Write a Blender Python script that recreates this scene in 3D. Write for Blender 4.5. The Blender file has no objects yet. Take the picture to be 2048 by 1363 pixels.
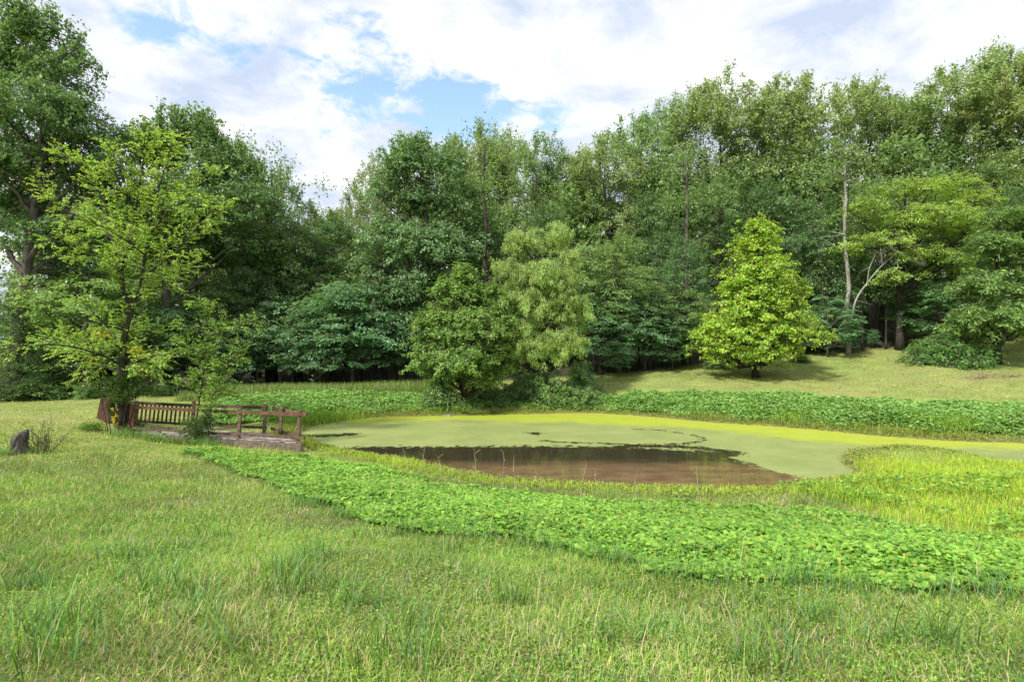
import bpy, math
import numpy as np
from math import radians, pi
from mathutils import Vector

# ------------------------------------------------------------------ camera, light
FPX = 1138.0; CAMZ = 3.0
SC = bpy.context.scene
COL = SC.collection
cam_d = bpy.data.cameras.new("camera"); cam = bpy.data.objects.new("camera", cam_d)
COL.objects.link(cam); SC.camera = cam
cam.location = (0, 0, CAMZ); cam.rotation_euler = (radians(90), 0, 0)
cam_d.sensor_width = 36; cam_d.lens = 20.0; cam_d.clip_end = 3000; cam_d.clip_start = 0.05

SUN_EL = radians(49)
SUN_AZ = math.atan2(-0.72, -0.70)          # direction towards the sun: x, y
sun_dir = Vector((math.sin(SUN_AZ) * math.cos(SUN_EL), math.cos(SUN_AZ) * math.cos(SUN_EL), math.sin(SUN_EL)))
sd_ = bpy.data.lights.new("sun", 'SUN'); sd_.energy = 2.7; sd_.angle = radians(5.0); sd_.color = (1.0, 0.95, 0.86)
sun = bpy.data.objects.new("sun", sd_); COL.objects.link(sun)
sun.rotation_euler = sun_dir.to_track_quat('Z', 'Y').to_euler()

W = bpy.data.worlds.new("World"); SC.world = W; W.use_nodes = True
SC.view_settings.view_transform = 'Standard'; SC.view_settings.look = 'None'
SC.view_settings.exposure = 1.28; SC.view_settings.gamma = 1


def build_world():
    nt = W.node_tree; nt.nodes.clear(); N = nt.nodes.new; L = nt.links.new
    out = N('ShaderNodeOutputWorld')
    sky = N('ShaderNodeTexSky'); sky.sky_type = 'NISHITA'; sky.sun_disc = False
    sky.sun_elevation = SUN_EL; sky.sun_rotation = SUN_AZ; sky.air_density = 1.0; sky.dust_density = 1.2
    tc = N('ShaderNodeTexCoord')
    sep = N('ShaderNodeSeparateXYZ'); L(tc.outputs['Generated'], sep.inputs[0])

    def m(op, a, b=None, c=None, clamp=False):
        n = N('ShaderNodeMath'); n.operation = op; n.use_clamp = clamp
        for i, v in enumerate((a, b, c)):
            if v is None: continue
            if isinstance(v, (int, float)): n.inputs[i].default_value = v
            else: L(v, n.inputs[i])
        return n.outputs[0]
    zc = m('MAXIMUM', sep.outputs[2], 0.0)
    den = m('ADD', zc, 0.22)
    px = m('DIVIDE', sep.outputs[0], den); py = m('DIVIDE', sep.outputs[1], den)
    comb = N('ShaderNodeCombineXYZ'); L(px, comb.inputs[0]); L(py, comb.inputs[1])

    def noise(scale, detail, rough, off, dist=0.0, sc=(1, 1, 1), rot=0):
        mp = N('ShaderNodeMapping'); mp.inputs['Location'].default_value = off
        mp.inputs['Scale'].default_value = sc; mp.inputs['Rotation'].default_value = (0, 0, rot)
        L(comb.outputs[0], mp.inputs[0])
        n = N('ShaderNodeTexNoise'); n.inputs['Scale'].default_value = scale
        n.inputs['Detail'].default_value = detail; n.inputs['Roughness'].default_value = rough
        n.inputs['Distortion'].default_value = dist
        L(mp.outputs[0], n.inputs['Vector']); return n.outputs[0]
    n1 = noise(1.5, 12, 0.62, (3.1, 0.7, 0), 0.35)
    n2 = noise(7.5, 9, 0.62, (1.3, 7.7, 0), 0.5)
    n3 = noise(19, 8, 0.65, (4.3, 2.7, 0), 0.6)
    cov = m('ADD', m('ADD', m('MULTIPLY', n1, 0.38), m('MULTIPLY', n2, 0.44)), m('MULTIPLY', n3, 0.18))
    # directions where the cloud deck opens: (px, py, angular size, amount)
    holes = [(905, 205, 0.065, .20), (975, 238, 0.06, .20), (1100, 268, 0.07, .20), (800, 165, 0.10, .09), (600, 95, 0.12, .09), (480, 110, 0.05, .10),
             (340, 75, 0.05, .12), (240, 12, 0.08, .11), (1180, 35, 0.10, .06), (1612, 115, 0.05, .12), (680, 240, 0.12, .07), (420, 60, .07, .03), (740, 130, .09, .05), (1990, 40, .2, .03)]
    acc = None
    for (hx, hy, s, a) in holes:
        d = Vector(((hx - 1024) / FPX, 1.0, -(hy - 681.5) / FPX)).normalized()
        vm = N('ShaderNodeVectorMath'); vm.operation = 'DISTANCE'
        vn = N('ShaderNodeVectorMath'); vn.operation = 'NORMALIZE'; L(tc.outputs['Generated'], vn.inputs[0])
        L(vn.outputs[0], vm.inputs[0]); vm.inputs[1].default_value = d
        q = m('DIVIDE', vm.outputs['Value'], s)
        g = m('MULTIPLY', m('EXPONENT', m('MULTIPLY', m('MULTIPLY', q, q), -1.0)), a)
        acc = g if acc is None else m('ADD', acc, g)
    cv = m('SUBTRACT', cov, acc)
    mr = N('ShaderNodeMapRange'); mr.interpolation_type = 'SMOOTHSTEP'
    L(cv, mr.inputs[0]); mr.inputs[1].default_value = 0.24; mr.inputs[2].default_value = 0.365
    ns = noise(3.4, 9, 0.6, (8.0, 2.0, 0), 0.3)
    cr = N('ShaderNodeValToRGB'); L(ns, cr.inputs[0])
    cr.color_ramp.elements[0].position = 0.36; cr.color_ramp.elements[0].color = (0.58, 0.67, 0.84, 1)
    cr.color_ramp.elements[1].position = 0.58; cr.color_ramp.elements[1].color = (0.97, 0.98, 1.0, 1)
    b1 = N('ShaderNodeBackground'); L(sky.outputs[0], b1.inputs[0]); b1.inputs[1].default_value = 0.14
    b2 = N('ShaderNodeBackground'); L(cr.outputs[0], b2.inputs[0]); b2.inputs[1].default_value = 0.47
    mx = N('ShaderNodeMixShader'); L(mr.outputs[0], mx.inputs[0]); L(b1.outputs[0], mx.inputs[1]); L(b2.outputs[0], mx.inputs[2])
    L(mx.outputs[0], out.inputs[0])


build_world()
SC.cycles.max_bounces = 8; SC.cycles.diffuse_bounces = 5; SC.cycles.transmission_bounces = 4
SC.cycles.glossy_bounces = 3; SC.cycles.transparent_max_bounces = 6
SC.cycles.use_adaptive_sampling = True

# ------------------------------------------------------------------ helpers


def P(px, py, Y):
    """world point on the viewing ray of a photo pixel at distance Y"""
    return np.array(((px - 1024) / FPX * Y, Y, CAMZ - (py - 681.5) / FPX * Y))


def nrm(v):
    return v / np.maximum(np.linalg.norm(v, axis=-1, keepdims=True), 1e-9)


_LAT = np.random.default_rng(5).random((256, 256))


def vnoise(x, y):
    x = np.asarray(x, float); y = np.asarray(y, float)
    xi = np.floor(x).astype(int); yi = np.floor(y).astype(int)
    fx = x - xi; fy = y - yi; fx = fx * fx * (3 - 2 * fx); fy = fy * fy * (3 - 2 * fy)
    g = lambda a, b: _LAT[a & 255, b & 255]
    return (g(xi, yi) * (1 - fx) + g(xi + 1, yi) * fx) * (1 - fy) + (g(xi, yi + 1) * (1 - fx) + g(xi + 1, yi + 1) * fx) * fy


def fbm(x, y, o=4):
    s = 0; a = .5; t = 0
    for k in range(o):
        s = s + a * vnoise(np.asarray(x) * 2 ** k + 17.3 * k, np.asarray(y) * 2 ** k + 9.1 * k); t += a; a *= .55
    return s / t


def catmull(pts, n=8, closed=True):
    pts = np.array(pts, float); m_ = len(pts); out = []
    rng_ = range(m_) if closed else range(m_ - 1)
    for i in rng_:
        if closed: p0, p1, p2, p3 = pts[i - 1], pts[i], pts[(i + 1) % m_], pts[(i + 2) % m_]
        else: p0, p1, p2, p3 = pts[max(i - 1, 0)], pts[i], pts[i + 1], pts[min(i + 2, m_ - 1)]
        for t in np.linspace(0, 1, n, endpoint=False):
            out.append(.5 * ((2 * p1) + (-p0 + p2) * t + (2 * p0 - 5 * p1 + 4 * p2 - p3) * t * t + (-p0 + 3 * p1 - 3 * p2 + p3) * t ** 3))
    if not closed: out.append(pts[-1])
    return np.array(out)


def seg_dist(x, y, poly, closed=True):
    d = np.full(x.shape, 1e9); n = len(poly)
    for i in range(n if closed else n - 1):
        a = poly[i]; b = poly[(i + 1) % n]; ab = b - a; L2 = (ab ** 2).sum() + 1e-12
        t = np.clip(((x - a[0]) * ab[0] + (y - a[1]) * ab[1]) / L2, 0, 1)
        d = np.minimum(d, (x - a[0] - t * ab[0]) ** 2 + (y - a[1] - t * ab[1]) ** 2)
    return np.sqrt(d)


def inside(x, y, poly):
    c = np.zeros(x.shape, bool); n = len(poly)
    for i in range(n):
        a = poly[i]; b = poly[(i + 1) % n]
        if a[1] == b[1]: continue
        c ^= ((a[1] > y) != (b[1] > y)) & (x < (b[0] - a[0]) * (y - a[1]) / (b[1] - a[1]) + a[0])
    return c


def sdist(x, y, poly):
    """positive inside"""
    x = np.asarray(x, float); y = np.asarray(y, float)
    d = seg_dist(x, y, poly); return np.where(inside(x, y, poly), d, -d)


def W0(px, py, z=0.0):
    Y = (CAMZ - z) * FPX / (py - 681.5); return ((px - 1024) / FPX * Y, Y)


def mesh_from(name, V, polys, cols=None, smooth=False, attrs=None):
    """V (n,3); polys: list of (k, m) index arrays"""
    me = bpy.data.meshes.new(name)
    V = np.asarray(V, np.float32)
    me.vertices.add(len(V)); me.vertices.foreach_set("co", V.ravel())
    loops = np.concatenate([p.ravel() for p in polys]).astype(np.int32)
    tot = np.concatenate([np.full(len(p), p.shape[1]) for p in polys])
    st = np.concatenate([[0], np.cumsum(tot)[:-1]]).astype(np.int32)
    me.loops.add(len(loops)); me.loops.foreach_set("vertex_index", loops)
    me.polygons.add(len(tot)); me.polygons.foreach_set("loop_start", st)
    if smooth: me.polygons.foreach_set("use_smooth", np.ones(len(tot), bool))
    else: me.shade_flat()
    me.update(calc_edges=True)
    if cols is not None:
        ca = me.attributes.new("Col", 'FLOAT_COLOR', 'POINT')
        c4 = np.ones((len(V), 4), np.float32); c4[:, :3] = cols; ca.data.foreach_set("color", c4.ravel())
    for k, v in (attrs or {}).items():
        a = me.attributes.new(k, 'FLOAT', 'POINT'); a.data.foreach_set("value", np.asarray(v, np.float32))
    return me


def obj(name, me, mat, parent=None, loc=(0, 0, 0)):
    o = bpy.data.objects.new(name, me); COL.objects.link(o)
    me.name = name
    if mat is not None: me.materials.append(mat)
    o.location = loc
    if parent is not None: o.parent = parent
    return o


def tag(o, label, cat, group=None, kind=None):
    if label: o["label"] = label
    if cat: o["category"] = cat
    if group: o["group"] = group
    if kind: o["kind"] = kind
    return o


def empty(name, label, cat, loc=(0, 0, 0), group=None):
    o = bpy.data.objects.new(name, None); COL.objects.link(o); o.location = loc
    o.empty_display_size = .3
    return tag(o, label, cat, group)


class MB:
    """collects tubes, boxes and leaves into one mesh"""

    def __init__(s): s.V = []; s.F = {}; s.C = []; s.n = 0

    def add(s, V, polys, col=(1, 1, 1)):
        V = np.asarray(V, float)
        for p in polys: s.F.setdefault(p.shape[1], []).append(p + s.n)
        c = np.broadcast_to(np.asarray(col, float), V.shape); s.V.append(V); s.C.append(c); s.n += len(V)

    def tube(s, path, rad, sides=6, cap=True, col=(1, 1, 1)):
        path = np.asarray(path, float); n = len(path); rad = np.broadcast_to(np.asarray(rad, float), (n,))
        t = nrm(np.gradient(path, axis=0)); up = np.array((0.0, 0, 1)) if abs(t[0, 2]) < .9 else np.array((1.0, 0, 0))
        u = nrm(np.cross(t, np.broadcast_to(up, t.shape)) + 1e-6); v = np.cross(t, u)
        a = np.arange(sides) * 2 * pi / sides
        V = path[:, None] + rad[:, None, None] * (np.cos(a)[None, :, None] * u[:, None] + np.sin(a)[None, :, None] * v[:, None])
        V = V.reshape(-1, 3); i = np.arange(n - 1)[:, None] * sides; j = np.arange(sides)[None]; k = (j + 1) % sides
        F = np.stack([i + j, i + k, i + sides + k, i + sides + j], -1).reshape(-1, 4)
        polys = [F]
        if cap: polys.append((np.arange(sides) + (n - 1) * sides)[None]); polys.append(np.arange(sides)[::-1][None])
        s.add(V, polys, col)

    def beam(s, a, b, w, h, up=(0, 0, 1), col=(1, 1, 1), e0=0, e1=0):
        a = np.array(a, float); b = np.array(b, float); d = nrm(b - a); a = a - d * e0; b = b + d * e1
        x = nrm(np.cross(d, np.array(up, float))); z = np.cross(x, d)
        V = []
        for p in (a, b):
            for sx, sz in ((-1, -1), (1, -1), (1, 1), (-1, 1)): V.append(p + x * sx * w / 2 + z * sz * h / 2)
        F = np.array([[3, 2, 1, 0], [4, 5, 6, 7], [0, 1, 5, 4], [1, 2, 6, 5], [2, 3, 7, 6], [3, 0, 4, 7]])
        s.add(V, [F], col)

    def mesh(s, name, smooth=False):
        return mesh_from(name, np.concatenate(s.V), [np.concatenate(v) for v in s.F.values()], np.concatenate(s.C), smooth)


def leaf_geo(pos, dirs, nor, L, Wd, fold=.25):
    """folded rhombic leaves, quads; returns V (4n,3)"""
    side = nrm(np.cross(nor, dirs)); nor = nrm(np.cross(dirs, side))
    L = L[:, None]; Wd = Wd[:, None]
    b = pos; tip = pos + dirs * L - nor * L * .12
    mid = pos + dirs * L * .45 + nor * Wd * fold
    l = mid - side * Wd * .5; r = mid + side * Wd * .5
    return np.stack([b, r, tip, l], 1).reshape(-1, 3)


def quads(n): return np.arange(n * 4).reshape(-1, 4)


def rep4(c): return np.repeat(c, 4, axis=0)

# ------------------------------------------------------------------ materials


def newmat(name):
    m = bpy.data.materials.new(name); m.use_nodes = True; nt = m.node_tree; nt.nodes.clear()
    return m, nt, nt.nodes.new, nt.links.new


def leaf_mat(name, trans=.38, tcol=(1.25, 1.15, .55), rough=.42, spec=.5):
    m, nt, N, L = newmat(name)
    out = N('ShaderNodeOutputMaterial'); at = N('ShaderNodeAttribute'); at.attribute_name = 'Col'
    oi = N('ShaderNodeObjectInfo')
    mu = N('ShaderNodeMix'); mu.data_type = 'RGBA'; mu.blend_type = 'MULTIPLY'; mu.inputs[0].default_value = 1
    L(at.outputs['Color'], mu.inputs[6]); L(oi.outputs['Color'], mu.inputs[7])
    p = N('ShaderNodeBsdfPrincipled'); L(mu.outputs[2], p.inputs['Base Color'])
    p.inputs['Roughness'].default_value = rough; p.inputs['Specular IOR Level'].default_value = spec
    m2 = N('ShaderNodeMix'); m2.data_type = 'RGBA'; m2.blend_type = 'MULTIPLY'; m2.inputs[0].default_value = 1
    L(mu.outputs[2], m2.inputs[6]); m2.inputs[7].default_value = (*tcol, 1)
    t = N('ShaderNodeBsdfTranslucent'); L(m2.outputs[2], t.inputs[0])
    mx = N('ShaderNodeMixShader'); mx.inputs[0].default_value = trans
    L(p.outputs[0], mx.inputs[1]); L(t.outputs[0], mx.inputs[2]); L(mx.outputs[0], out.inputs[0])
    return m


def solid_mat(name, c1, c2, scale=(1, 1, 1), nscale=6, rough=.85, bump=.3, detail=6, usecol=True, lo=.35, hi=.65, spec=.3):
    m, nt, N, L = newmat(name)
    out = N('ShaderNodeOutputMaterial'); tc = N('ShaderNodeTexCoord'); mp = N('ShaderNodeMapping')
    mp.inputs['Scale'].default_value = scale; L(tc.outputs['Object'], mp.inputs[0])
    n = N('ShaderNodeTexNoise'); n.inputs['Scale'].default_value = nscale; n.inputs['Detail'].default_value = detail
    n.inputs['Roughness'].default_value = .65; L(mp.outputs[0], n.inputs['Vector'])
    cr = N('ShaderNodeValToRGB'); cr.color_ramp.elements[0].position = lo; cr.color_ramp.elements[0].color = (*c1, 1)
    cr.color_ramp.elements[1].position = hi; cr.color_ramp.elements[1].color = (*c2, 1); L(n.outputs[0], cr.inputs[0])
    p = N('ShaderNodeBsdfPrincipled'); p.inputs['Roughness'].default_value = rough; p.inputs['Specular IOR Level'].default_value = spec
    c = cr.outputs[0]
    if usecol:
        at = N('ShaderNodeAttribute'); at.attribute_name = 'Col'
        mu = N('ShaderNodeMix'); mu.data_type = 'RGBA'; mu.blend_type = 'MULTIPLY'; mu.inputs[0].default_value = 1
        L(c, mu.inputs[6]); L(at.outputs['Color'], mu.inputs[7]); c = mu.outputs[2]
    L(c, p.inputs['Base Color'])
    b = N('ShaderNodeBump'); b.inputs['Strength'].default_value = bump; b.inputs['Distance'].default_value = .03
    L(n.outputs[0], b.inputs['Height']); L(b.outputs[0], p.inputs['Normal']); L(p.outputs[0], out.inputs[0])
    return m


M_leaf = leaf_mat('leaf', trans=.48)
M_grass = leaf_mat('grass_blade', trans=.34, tcol=(1.15, 1.15, .5), rough=.5, spec=.25)
M_cover = leaf_mat('cover_leaf', trans=.36, tcol=(1.1, 1.2, .5), rough=.55, spec=.3)
M_bark = solid_mat('bark', (.05, .042, .034), (.16, .14, .12), (1, 1, .25), 5, .9, .6)
M_palebark = solid_mat('pale_bark', (.16, .145, .125), (.36, .34, .31), (1, 1, .3), 3, .85, .4)
M_darkbark = solid_mat('dark_bark', (.025, .02, .017), (.07, .058, .047), (1, 1, .3), 6, .9, .5)
M_redwood = solid_mat('stained_wood', (.055, .028, .020), (.145, .075, .052), (1, 1, 1), 9, .75, .3)
M_greywood = solid_mat('weathered_wood', (.07, .052, .038), (.21, .165, .13), (2.5, 2.5, 2.5), 5, .85, .4)
M_decking = solid_mat('decking_wood', (.20, .17, .155), (.38, .34, .32), (1.2, 6, 2), 3, .85, .4)
M_dry = solid_mat('dry_stem', (.25, .20, .14), (.45, .38, .28), (1, 1, 1), 12, .8, .1)

# ------------------------------------------------------------------ terrain
pond_px = [(604, 868), (640, 848), (760, 834), (900, 831), (1040, 828), (1180, 826), (1290, 832), (1400, 842), (1500, 849), (1600, 856), (1720, 867), (1850, 878), (2048, 886)]
pond_far = [W0(*p) for p in pond_px]
pond_near = [W0(*p) for p in [(2048, 932), (1960, 915), (1880, 904), (1790, 896), (1705, 906), (1692, 925), (1725, 950), (1640, 962), (1550, 976), (1400, 978), (1250, 975), (1100, 966), (1000, 958), (900, 943), (830, 924), (760, 915), (690, 903), (625, 886)]]
POND = catmull(pond_far + [(19.5, 16.0), (20.2, 14.6), (17.5, 13.6)] + pond_near, 6)

ctrl = [(0, 0, 1.42), (-6, 0, 1.5), (8, 0, 1.35), (-15, 0, 1.55), (15, 0, 1.2), (0, -15, 1.8), (-30, -5, 1.8), (30, -5, 1.2), (-3, 3, 1.33), (0, 3, 1.28), (3, 3, 1.2), (4.0, 4.6, .98), (-3, 6, 1.0),
        (-60, 60, 1), (-30, 60, 2), (0, 60, 5), (30, 60, 8), (60, 60, 10), (60, 30, 5), (40, 30, 4), (-60, 30, .8), (0, 90, 9), (60, 90, 13), (-60, 90, 3), (25, 14, .9), (30, 0, .9), (-40, 10, 1.2), (0, 42, 1.9), (20, 42, 4.2), (-20, 42, .7)]
for (a, b, Y) in [(385, 900, 13.3), (520, 960, 10), (700, 1030, 7.2), (1100, 1095, 5.9), (1310, 1140, 5.2), (2048, 1200, 4.5), (35, 912, 11.4), (0, 1100, 5.5), (150, 870, 14.5), (245, 872, 16.6), (330, 888, 15.6), (605, 908, 14.6), (540, 906, 14.9), (470, 902, 15.2), (400, 898, 15.5), (575, 893, 16.2), (520, 885, 17.2), (440, 882, 18),
                  (0, 830, 19), (0, 802, 26), (200, 797, 26), (400, 800, 24), (100, 792, 30), (450, 795, 24.5), (640, 790, 25), (860, 782, 26), (700, 780, 30), (1000, 770, 29), (1250, 752, 30), (1512, 754, 28),
                  (1700, 712, 33), (1800, 702, 33), (1650, 803, 22.5), (1400, 790, 24), (1200, 792, 25), (2048, 812, 20.5), (2048, 765, 25), (2048, 705, 32), (1850, 722, 30), (1900, 1010, 10), (1950, 1090, 7.8), (1600, 1015, 10), (1300, 1025, 9.3), (1000, 1015, 9.6), (800, 975, 11.3), (620, 925, 13.4)]:
    ctrl.append(tuple(P(a, b, Y)))
ctrl = np.array(ctrl)


def _phi(r): return r * r * np.log(r + 1e-6)


_n = len(ctrl); _D = np.linalg.norm(ctrl[:, None, :2] - ctrl[None, :, :2], axis=-1)
_A = np.zeros((_n + 3, _n + 3)); _A[:_n, :_n] = _phi(_D) + np.eye(_n) * 4.0; _A[:_n, _n] = 1; _A[:_n, _n + 1:] = ctrl[:, :2]; _A[_n, :_n] = 1; _A[_n + 1:, :_n] = ctrl[:, :2].T
_w = np.linalg.solve(_A, np.concatenate([ctrl[:, 2], np.zeros(3)]))
GX = np.arange(-60, 60.01, .25); GY = np.arange(-12, 90.01, .25)
_gx, _gy = np.meshgrid(GX, GY, indexing='ij')
Z = _w[_n] + _w[_n + 1] * _gx + _w[_n + 2] * _gy
for i in range(_n): Z += _w[i] * _phi(np.hypot(_gx - ctrl[i, 0], _gy - ctrl[i, 1]))
Z += (fbm(_gx * .6, _gy * .6, 4) - .5) * .12
SDP = np.full(_gx.shape, -30.0)
_m = (_gx > -16) & (_gx < 30) & (_gy > 4) & (_gy < 32)
SDP[_m] = sdist(_gx[_m], _gy[_m], POND)
land = np.maximum(Z, .05)
_o = np.clip(-SDP, 0, 50)
land = np.minimum(land, .035 + .14 * _o + .02 * _o ** 2) * (_o < 8) + land * (_o >= 8)
land = np.maximum(land, .03 + np.minimum(.08 * _o, .04))
Z = np.where(SDP > 0, -.02 - .10 * np.minimum(SDP, 4), land)


def samp(A, x, y):
    fx = np.clip((np.asarray(x, float) + 60) / .25, 0, len(GX) - 1.001); fy = np.clip((np.asarray(y, float) + 12) / .25, 0, len(GY) - 1.001)
    i = fx.astype(int); j = fy.astype(int); a = fx - i; b = fy - j
    return (A[i, j] * (1 - a) + A[i + 1, j] * a) * (1 - b) + (A[i, j + 1] * (1 - a) + A[i + 1, j + 1] * a) * b


def H(x, y): return samp(Z, x, y)


def SD(x, y): return samp(SDP, x, y)


def poly_px(pts): return np.array([P(a, b, Y)[:2] for a, b, Y in pts])


# zones in plan (x, y), metres
def gpx(px, py):
    """first hit of the viewing ray with the terrain"""
    Y = np.linspace(2, 45, 900); x = (px - 1024) / FPX * Y; z = CAMZ - (py - 681.5) / FPX * Y
    k = np.argmax(z <= H(x, Y)); return np.array((x[k], Y[k]))


NEARCOVER = catmull([gpx(a, b) for a, b in [(388, 908), (470, 940), (560, 978), (700, 1032), (860, 1062), (1000, 1080), (1150, 1112), (1310, 1145), (1500, 1165), (1750, 1185), (2048, 1205), (2500, 1260)]]
                    + [gpx(a, b) for a, b in [(2500, 1100), (2048, 1100), (1900, 1085), (1780, 1055), (1700, 1040), (1600, 1024), (1450, 1018), (1300, 1016), (1150, 1006), (1000, 995), (880, 975), (800, 950), (700, 936), (620, 924), (520, 914), (440, 906)]], 5)
FARCOVER = catmull([gpx(a, b) for a, b in [(420, 850), (520, 842), (600, 846), (660, 836), (760, 826), (860, 820), (960, 818), (1080, 818), (1200, 820), (1300, 826), (1420, 834), (1550, 842), (1700, 852), (1850, 862), (2048, 868), (2300, 880)]]
                   + [gpx(a, b) for a, b in [(2300, 822), (2048, 817), (1850, 812), (1700, 806), (1600, 796), (1500, 792), (1380, 790), (1250, 794), (1160, 800), (1050, 806), (960, 808), (880, 800), (800, 790), (700, 791), (600, 792), (500, 800), (430, 806)]], 5)
FOREST = np.array([P(a, b, Y)[:2] for a, b, Y in [(-900, 790, 20), (-300, 790, 24), (100, 790, 27), (450, 782, 29), (700, 778, 29.5), (900, 770, 31), (1250, 750, 31), (1500, 735, 33), (1700, 712, 34), (1850, 700, 34), (2048, 700, 36), (2600, 700, 30)]] + [(75, 150), (-75, 150)])

_f = (_gy > 12)
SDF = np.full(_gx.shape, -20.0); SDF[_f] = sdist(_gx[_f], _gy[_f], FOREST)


def build_ground():
    xs = np.concatenate([-60 - np.geomspace(900, 2, 26), GX, 60 + np.geomspace(2, 900, 26)])
    ys = np.concatenate([-12 - np.geomspace(300, 2, 16), GY, 90 + np.geomspace(2, 1500, 30)])
    X, Yg = np.meshgrid(xs, ys, indexing='ij')
    z = H(X, Yg); n1, n2 = X.shape
    V = np.stack([X, Yg, z], -1).reshape(-1, 3)
    i = np.arange(n1 - 1)[:, None] * n2; j = np.arange(n2 - 1)[None]
    F = np.stack([i + j, i + n2 + j, i + n2 + j + 1, i + j + 1], -1).reshape(-1, 4)
    x = V[:, 0]; y = V[:, 1]
    s = samp(SDP, x, y); f = samp(SDF, x, y); f = np.where(y > 85, 9, f)
    nn = fbm(x * .35, y * .35, 4)[:, None]; n2_ = fbm(x * 2.1 + 7, y * 2.1, 3)[:, None]
    lawn = np.array((.15, .22, .045)) * (1 - nn) + np.array((.24, .25, .08)) * nn
    lawn = lawn * (.75 + .5 * n2_) * np.where(y < 12, .6, 1.0)[:, None] * np.where(y > 18, .8 + .5 * fbm(x * .9 + 3, y * 2.2, 4), 1.0)[:, None]
    tan = np.clip((fbm(x * .5 + 60, y * 1.1, 4) - .5) * 6, 0, .3)[:, None] * (y > 17)[:, None]; lawn = lawn * (1 - tan) + np.array((.24, .22, .09)) * tan
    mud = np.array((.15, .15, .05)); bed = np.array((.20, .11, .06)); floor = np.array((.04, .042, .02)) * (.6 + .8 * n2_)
    c = lawn
    k = np.clip((s + .7) / .5, 0, 1)[:, None]; c = c * (1 - k) + mud * k
    k = np.clip(s / .2, 0, 1)[:, None]; c = c * (1 - k) + bed * k
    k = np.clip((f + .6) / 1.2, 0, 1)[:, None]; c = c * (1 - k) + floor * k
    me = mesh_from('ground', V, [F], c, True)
    mat = solid_mat('soil', (.75, .75, .75), (1.2, 1.2, 1.2), (1, 1, 1), 9, .95, .8, 8, lo=.3, hi=.7)
    tag(obj('ground', me, mat), None, None, kind='structure')


build_ground()

# ------------------------------------------------------------------ water and duckweed
OPEN = catmull([W0(*p) for p in [(655, 899), (690, 896), (760, 893), (860, 893), (960, 892), (1100, 892), (1200, 893), (1290, 896), (1370, 900), (1440, 903), (1478, 909), (1462, 916), (1500, 928), (1545, 941), (1598, 955), (1625, 975), (1500, 1010), (1200, 1010), (900, 975), (750, 940), (680, 912)]], 4)
YEL = catmull([W0(*p) for p in [(700, 842), (900, 838), (1040, 842), (1190, 846), (1320, 852), (1407, 859), (1510, 868), (1614, 880), (1738, 889), (1900, 892), (2048, 897), (2400, 905), (2500, 860), (2048, 850), (1600, 820), (1200, 800), (800, 800)]], 4)
CRACKS = [catmull([W0(*p) for p in c], 6, False) for c in ([(1090, 881), (1120, 884), (1160, 885), (1220, 887), (1270, 890), (1330, 889), (1380, 886), (1400, 882), (1408, 879)],
                                                            [(1408, 879), (1395, 872), (1350, 864), (1300, 859), (1270, 858)], [(1060, 865), (1072, 866), (1076, 869)], [(1240, 893), (1300, 891), (1400, 896), (1470, 905)],
                                                            [(610, 872), (650, 871), (700, 868)])]


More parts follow.
